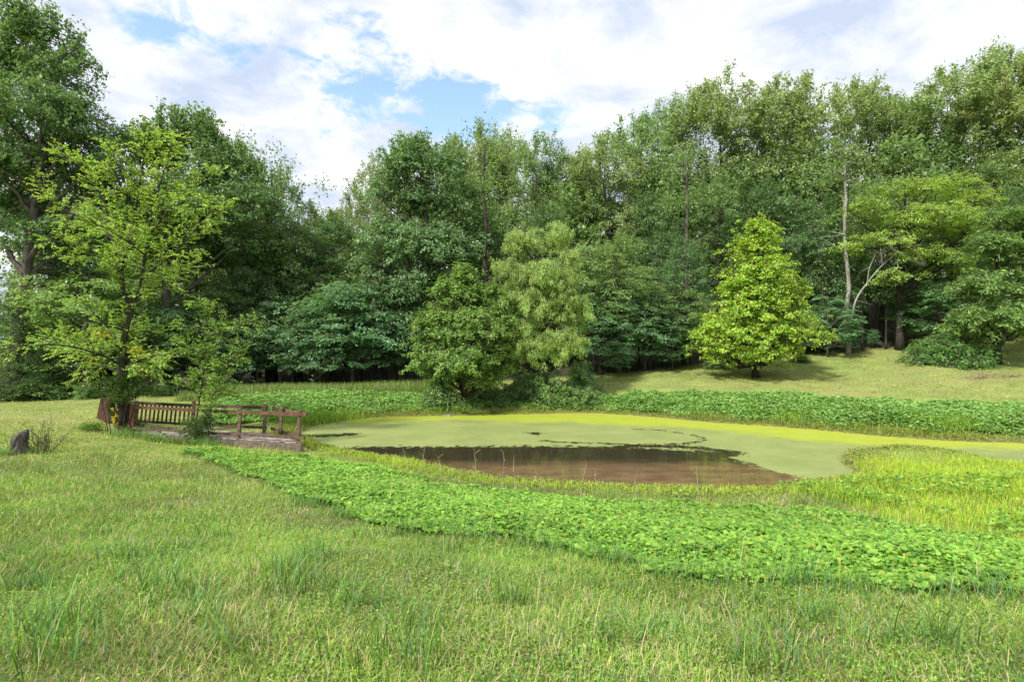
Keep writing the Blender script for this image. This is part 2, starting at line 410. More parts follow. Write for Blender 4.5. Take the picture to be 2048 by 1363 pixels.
def build_water():
    xs = np.arange(-9.5, 21.5, .08); ys = np.arange(10.5, 25, .08)
    X, Yg = np.meshgrid(xs, ys, indexing='ij'); n1, n2 = X.shape
    x = X.ravel(); y = Yg.ravel()
    i = np.arange(n1 - 1)[:, None] * n2; j = np.arange(n2 - 1)[None]
    F = np.stack([i + j, i + n2 + j, i + n2 + j + 1, i + j + 1], -1).reshape(-1, 4)
    s = sdist(x, y, POND); op = sdist(x, y, OPEN); ye = sdist(x, y, YEL)
    cr = np.full(x.shape, 9.0)
    for c, wdt in zip(CRACKS, (.07, .03, .12, .22, .25)): cr = np.minimum(cr, seg_dist(x, y, c, False) - wdt)
    keep = (s > -.6)
    # water
    Fk = F[keep[F].all(1)]
    V = np.stack([x, y, np.zeros_like(x)], -1)
    idx = np.unique(Fk); rm = np.full(len(V), -1); rm[idx] = np.arange(len(idx))
    me = mesh_from('water', V[idx], [rm[Fk]], None, True, {'dark_reflection': np.clip((y - 13.5 + .5 * (fbm(x, y * 2, 3) - .5)) / 1.0, 0, .9)[idx]})  # ramps along y: dark reflection painted into the far water's base colour
    m, nt, N, L = newmat('water_surface'); out = N('ShaderNodeOutputMaterial')
    tc = N('ShaderNodeTexCoord'); mp = N('ShaderNodeMapping'); mp.inputs['Scale'].default_value = (1, 2.2, 1); L(tc.outputs['Object'], mp.inputs[0])
    n = N('ShaderNodeTexNoise'); n.inputs['Scale'].default_value = 3; n.inputs['Detail'].default_value = 4; L(mp.outputs[0], n.inputs['Vector'])
    n3 = N('ShaderNodeTexNoise'); n3.inputs['Scale'].default_value = 1.3; n3.inputs['Detail'].default_value = 8; L(mp.outputs[0], n3.inputs['Vector'])
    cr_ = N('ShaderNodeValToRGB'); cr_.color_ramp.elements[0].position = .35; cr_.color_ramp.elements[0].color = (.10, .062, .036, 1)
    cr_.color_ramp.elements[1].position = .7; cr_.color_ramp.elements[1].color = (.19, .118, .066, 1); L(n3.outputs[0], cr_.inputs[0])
    b = N('ShaderNodeBump'); b.inputs['Strength'].default_value = .04; b.inputs['Distance'].default_value = .05; L(n.outputs[0], b.inputs['Height'])
    p = N('ShaderNodeBsdfPrincipled'); p.inputs['Roughness'].default_value = .04; p.inputs['IOR'].default_value = 1.33
    da = N('ShaderNodeAttribute'); da.attribute_name = 'dark_reflection'; dm = N('ShaderNodeMix'); dm.data_type = 'RGBA'; L(da.outputs['Fac'], dm.inputs[0]); L(cr_.outputs[0], dm.inputs[6]); dm.inputs[7].default_value = (.022, .020, .012, 1)
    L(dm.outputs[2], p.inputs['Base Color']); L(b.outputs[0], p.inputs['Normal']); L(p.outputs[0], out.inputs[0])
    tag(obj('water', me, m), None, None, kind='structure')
    # duckweed sheet, 4 mm above
    keep2 = keep & (op < .45)
    Fk = F[keep2[F].all(1)]; idx = np.unique(Fk); rm[:] = -1; rm[idx] = np.arange(len(idx))
    V[:, 2] = .004
    me = mesh_from('duckweed', V[idx], [rm[Fk]], None, True, {'open': op[idx], 'yel': ye[idx], 'crack': cr[idx], 'shore': s[idx]})
    m, nt, N, L = newmat('duckweed'); out = N('ShaderNodeOutputMaterial'); tc = N('ShaderNodeTexCoord')

    def noise(sc, det, r=.6):
        n = N('ShaderNodeTexNoise'); n.inputs['Scale'].default_value = sc; n.inputs['Detail'].default_value = det; n.inputs['Roughness'].default_value = r
        L(tc.outputs['Object'], n.inputs['Vector']); return n.outputs[0]

    def at(k): a = N('ShaderNodeAttribute'); a.attribute_name = k; return a.outputs['Fac']

    def mth(op_, a, b=0.0):
        n = N('ShaderNodeMath'); n.operation = op_
        for q, v in enumerate((a, b)):
            if isinstance(v, (int, float)): n.inputs[q].default_value = v
            else: L(v, n.inputs[q])
        return n.outputs[0]

    def mrng(v, a, b):
        n = N('ShaderNodeMapRange'); n.interpolation_type = 'SMOOTHSTEP'; L(v, n.inputs[0]); n.inputs[1].default_value = a; n.inputs[2].default_value = b; return n.outputs[0]
    fine = noise(30, 5, .8); med = noise(4, 6); big = noise(.6, 5); spots = noise(9, 4, .7)

    def mix(f, a, b):
        n = N('ShaderNodeMix'); n.data_type = 'RGBA'; L(f, n.inputs[0])
        for q, v in ((6, a), (7, b)):
            if isinstance(v, tuple): n.inputs[q].default_value = (*v, 1)
            else: L(v, n.inputs[q])
        return n.outputs[2]
    yf = mrng(mth('ADD', at('yel'), mth('MULTIPLY', mth('SUBTRACT', big, .5), 2.2)), -.7, .6)
    sage = mix(mrng(big, .35, .65), (.21, .26, .085), (.27, .31, .105))  # duller sage zone: sky sheen on the weed painted into its colour
    c = mix(yf, sage, (.35, .41, .035))
    c = mix(mth('MULTIPLY', mrng(fine, .42, .7), .6), c, (.11, .13, .035))
    mp2 = N('ShaderNodeMapping'); mp2.inputs['Scale'].default_value = (.5, 1.6, 1); mp2.inputs['Rotation'].default_value = (0, 0, .12); L(tc.outputs['Object'], mp2.inputs[0])
    n9 = N('ShaderNodeTexNoise'); n9.inputs['Scale'].default_value = 2.2; n9.inputs['Detail'].default_value = 9; n9.inputs['Roughness'].default_value = .75; n9.inputs['Distortion'].default_value = .6; L(mp2.outputs[0], n9.inputs['Vector'])
    c = mix(mth('MULTIPLY', mrng(n9.outputs[0], .50, .68), .38), c, (.12, .15, .045))
    c = mix(mth('MULTIPLY', mrng(n9.outputs[0], .46, .32), .35), c, (.36, .41, .13))
    c = mix(mrng(mth('ADD', spots, mth('MULTIPLY', fine, .25)), .80, .86), c, (.05, .045, .02))
    p = N('ShaderNodeBsdfPrincipled'); p.inputs['Roughness'].default_value = .5; p.inputs['Specular IOR Level'].default_value = .35; L(c, p.inputs['Base Color'])
    bp = N('ShaderNodeBump'); bp.inputs['Strength'].default_value = .5; bp.inputs['Distance'].default_value = .01; L(fine, bp.inputs['Height']); L(bp.outputs[0], p.inputs['Normal'])
    # coverage
    e = mth('ADD', at('open'), mth('ADD', mth('MULTIPLY', mth('SUBTRACT', med, .5), 1.5), mth('MULTIPLY', mth('SUBTRACT', fine, .5), 1.1)))
    a1 = mrng(e, .02, -.02)
    e2 = mth('ADD', at('crack'), mth('ADD', mth('MULTIPLY', mth('SUBTRACT', spots, .5), .75), mth('MULTIPLY', mth('SUBTRACT', med, .5), .9)))
    a2 = mrng(e2, -.01, .02)
    al = mth('MULTIPLY', a1, a2)
    tr = N('ShaderNodeBsdfTransparent'); mx = N('ShaderNodeMixShader'); L(al, mx.inputs[0]); L(tr.outputs[0], mx.inputs[1]); L(p.outputs[0], mx.inputs[2]); L(mx.outputs[0], out.inputs[0])
    tag(obj('duckweed', me, m), 'bright green duckweed film covering the pond water', 'duckweed', kind='stuff')


build_water()

# ------------------------------------------------------------------ grass


def blades(pos, h, w, az, lean, col, curve=.5, seg=2):
    """grass blades: pos (n,3); returns V, polys, C"""
    n = len(pos); d = np.stack([np.cos(az), np.sin(az), np.zeros(n)], -1); sd = np.stack([-np.sin(az), np.cos(az), np.zeros(n)], -1)
    # random facing of the blade width
    rows = []
    K = seg + 1
    for k in range(K):
        t = k / seg
        hor = lean * (t * (1 - curve) + curve * t * t); ver = np.sqrt(np.maximum(1 - (lean * .95) ** 2 * t, .02)) * t
        c = pos + d * (h * hor)[:, None] + np.array((0, 0, 1.0)) * (h * ver)[:, None]
        ww = (w * (1 - t) ** .7 * .5)[:, None]
        if k < seg: rows += [c - sd * ww, c + sd * ww]
        else: rows += [c]
    V = np.stack(rows, 1); m_ = V.shape[1]; V = V.reshape(-1, 3); b = np.arange(n)[:, None] * m_
    polys = []
    if seg > 1: polys.append(np.concatenate([b + np.array([[2 * k, 2 * k + 1, 2 * k + 3, 2 * k + 2]]) for k in range(seg - 1)]))
    polys.append(b + np.array([[2 * seg - 2, 2 * seg - 1, 2 * seg]]))
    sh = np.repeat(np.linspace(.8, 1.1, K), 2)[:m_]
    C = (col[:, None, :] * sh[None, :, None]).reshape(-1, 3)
    return V, polys, C


def scatter(rng, n, y0, y1, power=1.0, wide=1.2, xoff=0):
    y = (y0 ** (1 + 1) + (y1 ** 2 - y0 ** 2) * rng.random(n) ** power) ** .5
    x = rng.uniform(-1, 1, n) * (y * wide + .6)
    return x, y


G_GREEN = np.array((.21, .39, .05)); G_YEL = np.array((.36, .43, .08)); G_STRAW = np.array((.52, .46, .25)); G_BLUE = np.array((.13, .28, .09)); G_BR = np.array((.30, .42, .06)); G_DEEP = np.array((.10, .21, .03))


def mixcol(rng, n, cols, wts):
    wts = np.asarray(wts, float)
    if wts.ndim == 1: wts = np.broadcast_to(wts, (n, len(cols)))
    wts = wts / wts.sum(1, keepdims=True); u = rng.random(n)[:, None]
    k = (u > np.cumsum(wts, 1)).sum(1).clip(0, len(cols) - 1)
    c = np.array(cols)[k] * rng.uniform(.75, 1.25, (n, 1)) * rng.uniform(.93, 1.07, (n, 3))
    return c


def lawn_field(rng, n, y0, y1, h, w, seg, power=1.0, name='lawn_grass'):
    x, y = scatter(rng, n, y0, y1, power)
    ok = (SD(x, y) < -.5) & (samp(SDF, x, y) < rng.uniform(-.6, .8, n)) & (sdist(x, y, NEARCOVER) < rng.uniform(-.1, .15, n)) & (sdist(x, y, FARCOVER) < .1)
    # the lush shore strip is its own grass
    ok &= ~(LUSH(x, y) > rng.random(n))
    x = x[ok]; y = y[ok]; n = len(x)
    pat = fbm(x * .5 + 3, y * .5, 4); pat2 = fbm(x * 1.7, y * 1.7 + 5, 3); pat3 = fbm(x * .9 + 40, y * .9 + 11, 3)
    dry = np.clip((pat - .42) * 4, 0, 1); blue = np.clip((pat2 - .55) * 5, 0, 1)
    far = np.clip((y - 6) / 10, 0, 1)
    col = mixcol(rng, n, [G_GREEN, G_YEL, G_STRAW, G_BLUE, G_DEEP], np.stack([1.1 + 0 * x, .7 + 1.3 * far, .16 + .9 * dry + .3 * far, .15 + 1.4 * blue * (1 - far), .45 * (1 - far)], -1))
    col = col * (.50 + .98 * fbm(x * 1.3 + 50, y * 1.3, 4))[:, None]
    hh = h * rng.uniform(.35, 1.2, n) * (.3 + 1.3 * pat3)
    wind = rng.uniform(0, 2 * pi, n)
    pos = np.stack([x, y, H(x, y) - .01], -1)
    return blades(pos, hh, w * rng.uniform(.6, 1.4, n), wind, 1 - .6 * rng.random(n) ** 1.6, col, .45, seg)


LUSHP = catmull([gpx(a, b) for a, b in [(605, 893), (700, 912), (800, 936), (900, 955), (1000, 968), (1200, 982), (1400, 990), (1600, 990), (1700, 1010), (1780, 1045), (1900, 1075), (2048, 1095), (2500, 1110)]]
                + [gpx(2600, 950), gpx(2048, 925), gpx(1900, 910), gpx(1790, 900), gpx(1700, 925), gpx(1720, 955), gpx(1640, 966), gpx(1550, 979), gpx(1400, 981), gpx(1250, 978), gpx(1100, 969), gpx(1000, 961), gpx(900, 946), gpx(830, 928), gpx(760, 918), gpx(690, 906), gpx(625, 889)], 4)


def LUSH(x, y): return np.clip(sdist(x, y, LUSHP) / .3 + .5, 0, 1)


def stuff_mesh(name, parts, mat, label, cat='grass'):
    b = MB()
    for V, polys, C in parts: b.add(V, polys, C)
    return tag(obj(name, b.mesh(name), mat), label, cat, kind='stuff')


rng = np.random.default_rng(11)


def build_grass():
    parts = [lawn_field(rng, 290000, 2.0, 6.0, .10, .0055, 3, 1.0), lawn_field(rng, 310000, 6.0, 15.0, .10, .009, 2, 1.25), lawn_field(rng, 190000, 14.5, 40, .13, .02, 1, 1.3)]
    # low clover-like leaflets between the blades
    x, y = scatter(rng, 200000, 2.0, 9.0); ok = (fbm(x * 1.1 + 9, y * 1.1, 3) > rng.uniform(.38, .55, len(x))) & (sdist(x, y, NEARCOVER) < 0); x = x[ok]; y = y[ok]; n = len(x)
    pos = np.stack([x, y, H(x, y) + rng.uniform(.01, .06, n)], -1)
    d = nrm(np.stack([rng.normal(size=n), rng.normal(size=n), rng.normal(size=n) * .3], -1)); no = nrm(np.array((0, 0, 1.0)) + rng.normal(size=(n, 3)) * .4)
    L = rng.uniform(.012, .024, n)
    parts.append((leaf_geo(pos, d, no, L, L * .75, .1), [quads(n)], rep4(mixcol(rng, n, [np.array((.18, .34, .045)), np.array((.27, .42, .07))], (1, 1)))))
    stuff_mesh('lawn_grass', parts, M_grass, 'mown meadow grass mixed green and straw yellow')
    # long arching tussocks
    parts = []
    spots = []
    for (a, b, s, q) in [(1180 * .5, 1180, .34, 90), (560, 1150, .30, 80), (640, 1120, .3, 70), (330, 1190, .36, 80), (120, 1260, .34, 100), (60, 1180, .28, 60), (240, 1120, .25, 60), (100, 1330, .4, 90), (1010, 1215, .3, 80), (1320, 1130, .3, 60), (1560, 1170, .34, 60), (1250, 1290, .3, 60), (1640, 1250, .3, 60), (1850, 1290, .35, 70), (780, 1330, .4, 80), (1500, 1340, .36, 70), (215, 1050, .22, 50), (420, 1080, .25, 60), (900, 1110, .25, 50), (1600, 1150, .3, 60), (1960, 1190, .3, 60), (700, 1220, .3, 70)]:
        g = gpx(a, b); spots.append((g[0], g[1], s, q))
    for _ in range(170):
        yy = math.sqrt(rng.uniform(2.2 ** 2, 12 ** 2)); xx = rng.uniform(-.95, .95) * yy
        if sdist(np.array([xx]), np.array([yy]), NEARCOVER)[0] > -.1 or SD(xx, yy) > -1 or LUSH(np.array([xx]), np.array([yy]))[0] > .2: continue
        spots.append((xx, yy, rng.uniform(.14, .30), int(rng.uniform(12, 40))))
    edge = NEARCOVER[:52]; gs = gpx(36, 908)
    for _ in range(16):
        a_ = rng.uniform(0, 6.28); spots.append((gs[0] + .2 * math.cos(a_), gs[1] + .2 * math.sin(a_) - .05, rng.uniform(.14, .26), 26))
    for _ in range(46):
        t = rng.random(); xx = -11.6 + 3.6 * t + rng.normal(0, .1); yy = 16.75 - 1.25 * t - abs(rng.normal(0, .22)); spots.append((xx, yy, rng.uniform(.2, .42), int(rng.uniform(20, 50))))
    for _ in range(150):
        k = int(rng.integers(0, len(edge) - 1)); q = edge[k] + (edge[k + 1] - edge[k]) * rng.random(); xx = q[0] + rng.normal(0, .12); yy = q[1] - abs(rng.normal(0, .15)) - .02
        if abs(xx) < yy * 1.1: spots.append((xx, yy, rng.uniform(.14, .30), int(rng.uniform(8, 34))))
    for (xx, yy, s, q) in spots:
        q = int(q); x = xx + rng.normal(0, .10, q) * (s / .25); y = yy + rng.normal(0, .08, q) * (s / .25)
        pos = np.stack([x, y, H(x, y) - .01], -1)
        col = mixcol(rng, q, [G_BLUE, G_GREEN, G_DEEP, G_STRAW], (1.4, 1, .6, .12))
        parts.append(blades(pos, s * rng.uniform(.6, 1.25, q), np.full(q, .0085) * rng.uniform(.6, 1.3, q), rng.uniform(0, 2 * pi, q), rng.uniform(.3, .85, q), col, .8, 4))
    lo = NEARCOVER.min(0); hi = NEARCOVER.max(0); x = rng.uniform(lo[0], hi[0], 9000); y = rng.uniform(lo[1], hi[1], 9000); ok = (sdist(x, y, NEARCOVER) > 0) & (np.abs(x) < y * 1.3) & (fbm(x * 1.2 + 5, y * 1.2, 3) > .48); x = x[ok]; y = y[ok]; q = len(x)
    parts.append(blades(np.stack([x, y, H(x, y)], -1), rng.uniform(.25, .48, q), rng.uniform(.006, .012, q), rng.uniform(0, 2 * pi, q), rng.uniform(.2, .7, q), mixcol(rng, q, [G_GREEN, G_YEL, G_STRAW], (1, .8, .5)), .8, 3))
    stuff_mesh('tall_grass', parts, M_grass, 'long bluish green grass tussocks in the near lawn')
    # sparse dry straw lying in the lawn
    x, y = scatter(rng, 9000, 2.0, 12, 1.3); ok = (sdist(x, y, NEARCOVER) < 0) & (SD(x, y) < -.6); x = x[ok]; y = y[ok]; n = len(x)
    pos = np.stack([x, y, H(x, y) + rng.uniform(.02, .09, n)], -1)
    parts = [blades(pos, rng.uniform(.07, .2, n), rng.uniform(.003, .006, n), rng.uniform(0, 2 * pi, n), np.full(n, 1.03), mixcol(rng, n, [G_STRAW, np.array((.3, .22, .13))], (1, .4)), .2, 2)]
    stuff_mesh('dry_grass', parts, M_grass, 'pale dry straw stems lying in the lawn')
    # lush bright grass along the near shore and on the spit
    n = 260000
    lo = LUSHP.min(0); hi = LUSHP.max(0)
    x = rng.uniform(lo[0], hi[0], n); y = rng.uniform(lo[1], hi[1], n)
    ok = (LUSH(x, y) > rng.random(n)) & (SD(x, y) < rng.uniform(-.12, .05, n)) & (np.abs(x) < y * 1.3); x = x[ok]; y = y[ok]; n = len(x)
    p = fbm(x * .6, y * .6, 3)
    # the tip of the spit is sparse and muddy
    tip = np.clip((y - 13.2) / 2.0, 0, 1) * (x > 6); ok = rng.random(n) > tip * .75; x = x[ok]; y = y[ok]; p = p[ok]; tip = tip[ok]; n = len(x)
    col = mixcol(rng, n, [np.array((.42, .60, .05)), np.array((.55, .62, .08)), np.array((.25, .44, .055)), np.array((.48, .40, .13))], np.stack([1.2 + 0 * x, .3 + 2 * np.clip(p - .4, 0, 1), .4 + .5 * tip, .1 + .7 * tip], -1))
    hh = rng.uniform(.10, .26, n) * (.4 + .8 * p) * (1 - .6 * tip) * np.where(y < 8.7, .8, 1)
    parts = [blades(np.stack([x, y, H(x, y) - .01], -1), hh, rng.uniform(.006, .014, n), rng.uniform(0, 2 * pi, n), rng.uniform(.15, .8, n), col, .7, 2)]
    stuff_mesh('shore_grass', parts, M_grass, 'bright yellow green grass along the near pond shore')
    # grasses on the far shore, between water and leafy bank
    n = 90000
    t = rng.random(n) * (len(POND) - 1); k = t.astype(int); b = POND[k] + (POND[(k + 1) % len(POND)] - POND[k]) * (t - k)[:, None]
    x = b[:, 0] + rng.normal(0, .5, n); y = b[:, 1] + rng.normal(0, .5, n)
    ok = (SD(x, y) < rng.uniform(-.35, .0, n)) & (y > 15.5) & (sdist(x, y, FARCOVER) < .3); x = x[ok]; y = y[ok]; n = len(x)
    p = fbm(x * .8 + 5, y * .8, 3)
    col = mixcol(rng, n, [np.array((.20, .30, .05)), np.array((.30, .40, .06)), np.array((.32, .26, .11))], np.stack([1 + 0 * x, .8 * (p > .5) + .3, .5 + 0 * x], -1))
    parts = [blades(np.stack([x, y, H(x, y) - .01], -1), rng.uniform(.08, .26, n) * (.3 + 1.3 * p), rng.uniform(.015, .03, n), rng.uniform(0, 2 * pi, n), rng.uniform(.15, .7, n), col, .7, 1)]
    # fresh tufts in front of the far bank
    for (a, b_, s) in [(1905, 856, .5), (1935, 858, .45), (1880, 852, .4), (1590, 838, .4), (1570, 836, .35), (1610, 840, .35), (1680, 1000, .3), (640, 842, .5), (610, 846, .55), (665, 838, .4), (585, 842, .5), (700, 834, .35)]:
        g = gpx(a, b_); q = 240; x = g[0] + rng.normal(0, .4, q); y = g[1] + rng.normal(0, .25, q)
        parts.append(blades(np.stack([x, y, H(x, y)], -1), s * rng.uniform(.5, 1.1, q), np.full(q, .02), rng.uniform(0, 2 * pi, q), rng.uniform(.1, .6, q), mixcol(rng, q, [np.array((.22, .40, .04)), np.array((.30, .44, .06))], (1, 1)), .7, 2))
    # low creeping weeds on the muddy rim
    n = 90000; t = rng.random(n) * (len(POND) - 1); k = t.astype(int); b = POND[k] + (POND[(k + 1) % len(POND)] - POND[k]) * (t - k)[:, None]
    x = b[:, 0] + rng.normal(0, .45, n); y = b[:, 1] + rng.normal(0, .45, n); s_ = SD(x, y)
    ok = (s_ < .22 - .35 * rng.random(n)) & (s_ > -1.0) & (fbm(x * 2.5, y * 2.5, 3) > rng.uniform(.3, .6, n)); x = x[ok]; y = y[ok]; n = len(x)
    d = nrm(np.stack([rng.normal(size=n), rng.normal(size=n), rng.normal(size=n) * .4], -1)); no = nrm(np.array((0, 0, 1.0)) + rng.normal(size=(n, 3)) * .5); L = rng.uniform(.03, .075, n)
    parts.append((leaf_geo(np.stack([x, y, np.maximum(H(x, y), 0) + rng.uniform(.01, .09, n)], -1), d, no, L, L * .5, .15), [quads(n)], rep4(mixcol(rng, n, [np.array((.28, .40, .07)), np.array((.38, .38, .12)), np.array((.20, .17, .07)), np.array((.18, .28, .06))], (1, .7, .4, .7)))))
    # unmown fringe behind the left bank
    n = 26000; x = rng.uniform(-14, -3, n); y = rng.uniform(23.5, 29.5, n); ok = (sdist(x, y, FARCOVER) < .1) & (samp(SDF, x, y) < .3); x = x[ok]; y = y[ok]; n = len(x)
    parts.append(blades(np.stack([x, y, H(x, y)], -1), rng.uniform(.2, .55, n), rng.uniform(.015, .03, n), rng.uniform(0, 2 * pi, n), rng.uniform(.1, .6, n), mixcol(rng, n, [np.array((.20, .32, .07)), np.array((.36, .36, .16)), np.array((.14, .24, .05))], (1, .5, .6)), .7, 2))
    stuff_mesh('bank_grass', parts, M_grass, 'rough grass fringe along the far pond bank')


build_grass()


def heart(pos, d, no, L):
    side = nrm(np.cross(no, d)); no = nrm(np.cross(d, side)); L = L[:, None]
    pts = [(0.0, 0, 0), (-.12, .30, .05), (.12, .48, .10), (.5, .34, .07), (1.0, 0, -.12), (.5, -.34, .07), (.12, -.48, .10), (-.12, -.30, .05)]
    V = np.stack([pos + d * a * L + side * b * L + no * c * L for a, b, c in pts], 1).reshape(-1, 3)
    b = np.arange(len(pos))[:, None] * 8
    return V, [np.concatenate([b + np.array([[0, 1, 2, 3]]), b + np.array([[0, 3, 4, 4]])[:, :3], ], 0) if False else b + np.array([[0, 1, 2, 3]]), b + np.array([[0, 5, 6, 7]]), b + np.array([[0, 3, 4, 5]])]


def cover(poly, n, hmax, leaf, edge, rng, cols, wts, name, label, simple=False, yfade=None):
    lo = poly.min(0); hi = poly.max(0)
    x = rng.uniform(lo[0], hi[0], n * 3); y = rng.uniform(lo[1], hi[1], n * 3)
    jit = (fbm(x * 1.3, y * 1.3, 3) - .5) * 1.0 + rng.normal(0, .07, len(x))
    s = sdist(x, y, poly) + jit
    ok = (s > 0) & (np.abs(x) < y * 1.35) & (SD(x, y) < -.25)
    if yfade is not None: ok &= rng.random(len(x)) < yfade(x, y)
    x = x[ok][:n]; y = y[ok][:n]; s = s[ok][:n]; n = len(x)
    bump = fbm(x * 1.1 + 2, y * 1.1, 3); b2 = fbm(x * 4, y * 4, 2)
    top = hmax * (.45 + .75 * bump + .35 * (b2 - .5)) * np.clip(s / edge, .25, 1) ** .6
    u = rng.random(n); lay = np.where(u < .72, rng.uniform(.82, 1.08, n), rng.uniform(.1, .85, n))
    z = H(x, y) + top * lay
    e = 0.08; gx = (fbm((x + e) * 1.1 + 2, y * 1.1, 3) - bump) / e * hmax; gy = (fbm(x * 1.1 + 2, (y + e) * 1.1, 3) - bump) / e * hmax
    no = nrm(np.stack([-gx * .8 + rng.normal(0, .38, n), -gy * .8 + rng.normal(0, .38, n) - .12, np.ones(n)], -1))
    d = nrm(np.stack([rng.normal(size=n), rng.normal(size=n), rng.normal(size=n) * .2 - .15], -1)); d = nrm(d - no * (d * no).sum(1, keepdims=True))
    L = leaf * rng.uniform(.6, 1.25, n)
    big = fbm(x * .35 + 20, y * .35, 3)[:, None]
    c = mixcol(rng, n, cols, wts) * (.8 + .4 * big)
    pos = np.stack([x, y, z], -1)
    if simple: V, F = leaf_geo(pos, d, no, L, L * .9, .15), [quads(n)]; C = rep4(c)
    else: V, F = heart(pos, d, no, L); C = np.repeat(c, 8, axis=0)
    b = MB(); b.add(V, F, C)
    return tag(obj(name, b.mesh(name), M_cover), label, 'ground cover', kind='stuff')


cc = [np.array((.18, .36, .045)), np.array((.27, .45, .065)), np.array((.11, .25, .04)), np.array((.36, .34, .05))]
cover(NEARCOVER, 330000, .24, .048, .8, rng, cc, (1, 1, .6, .04), 'ground_cover', 'heart leaved green vines covering the near bank', yfade=lambda x, y: np.clip(6.5 / y + .25, 0, 1))
cc2 = [np.array((.20, .37, .085)), np.array((.28, .45, .11)), np.array((.14, .29, .07)), np.array((.32, .40, .10))]
cover(LUSHP, 16000, .20, .06, .3, rng, cc, (.6, .6, 1, .3), 'spit_cover', 'scattered leafy patches among the bright shore grass', yfade=lambda x, y: (fbm(x * .9 + 31, y * .9, 3) > .56) * (y < 12) * (x > 3))
cover(FARCOVER, 160000, .34, .10, .6, rng, cc2, (1, .8, .6, .15), 'bank_cover', 'broad leaved green plants covering the far bank', True)

# ------------------------------------------------------------------ trees


def trunk_path(rng, H_, lean=(0, 0), wob=.02, n=12):
    t = np.linspace(0, 1, n); a = rng.uniform(0, 6.28, 4)
    x = lean[0] * H_ * t + wob * H_ * (np.sin(t * 5 + a[0]) - np.sin(a[0]) + .5 * np.sin(t * 11 + a[1])) * t
    y = lean[1] * H_ * t + wob * H_ * (np.sin(t * 5 + a[2]) - np.sin(a[2]) + .5 * np.sin(t * 11 + a[3])) * t
    return np.stack([x, y, t * H_], -1)


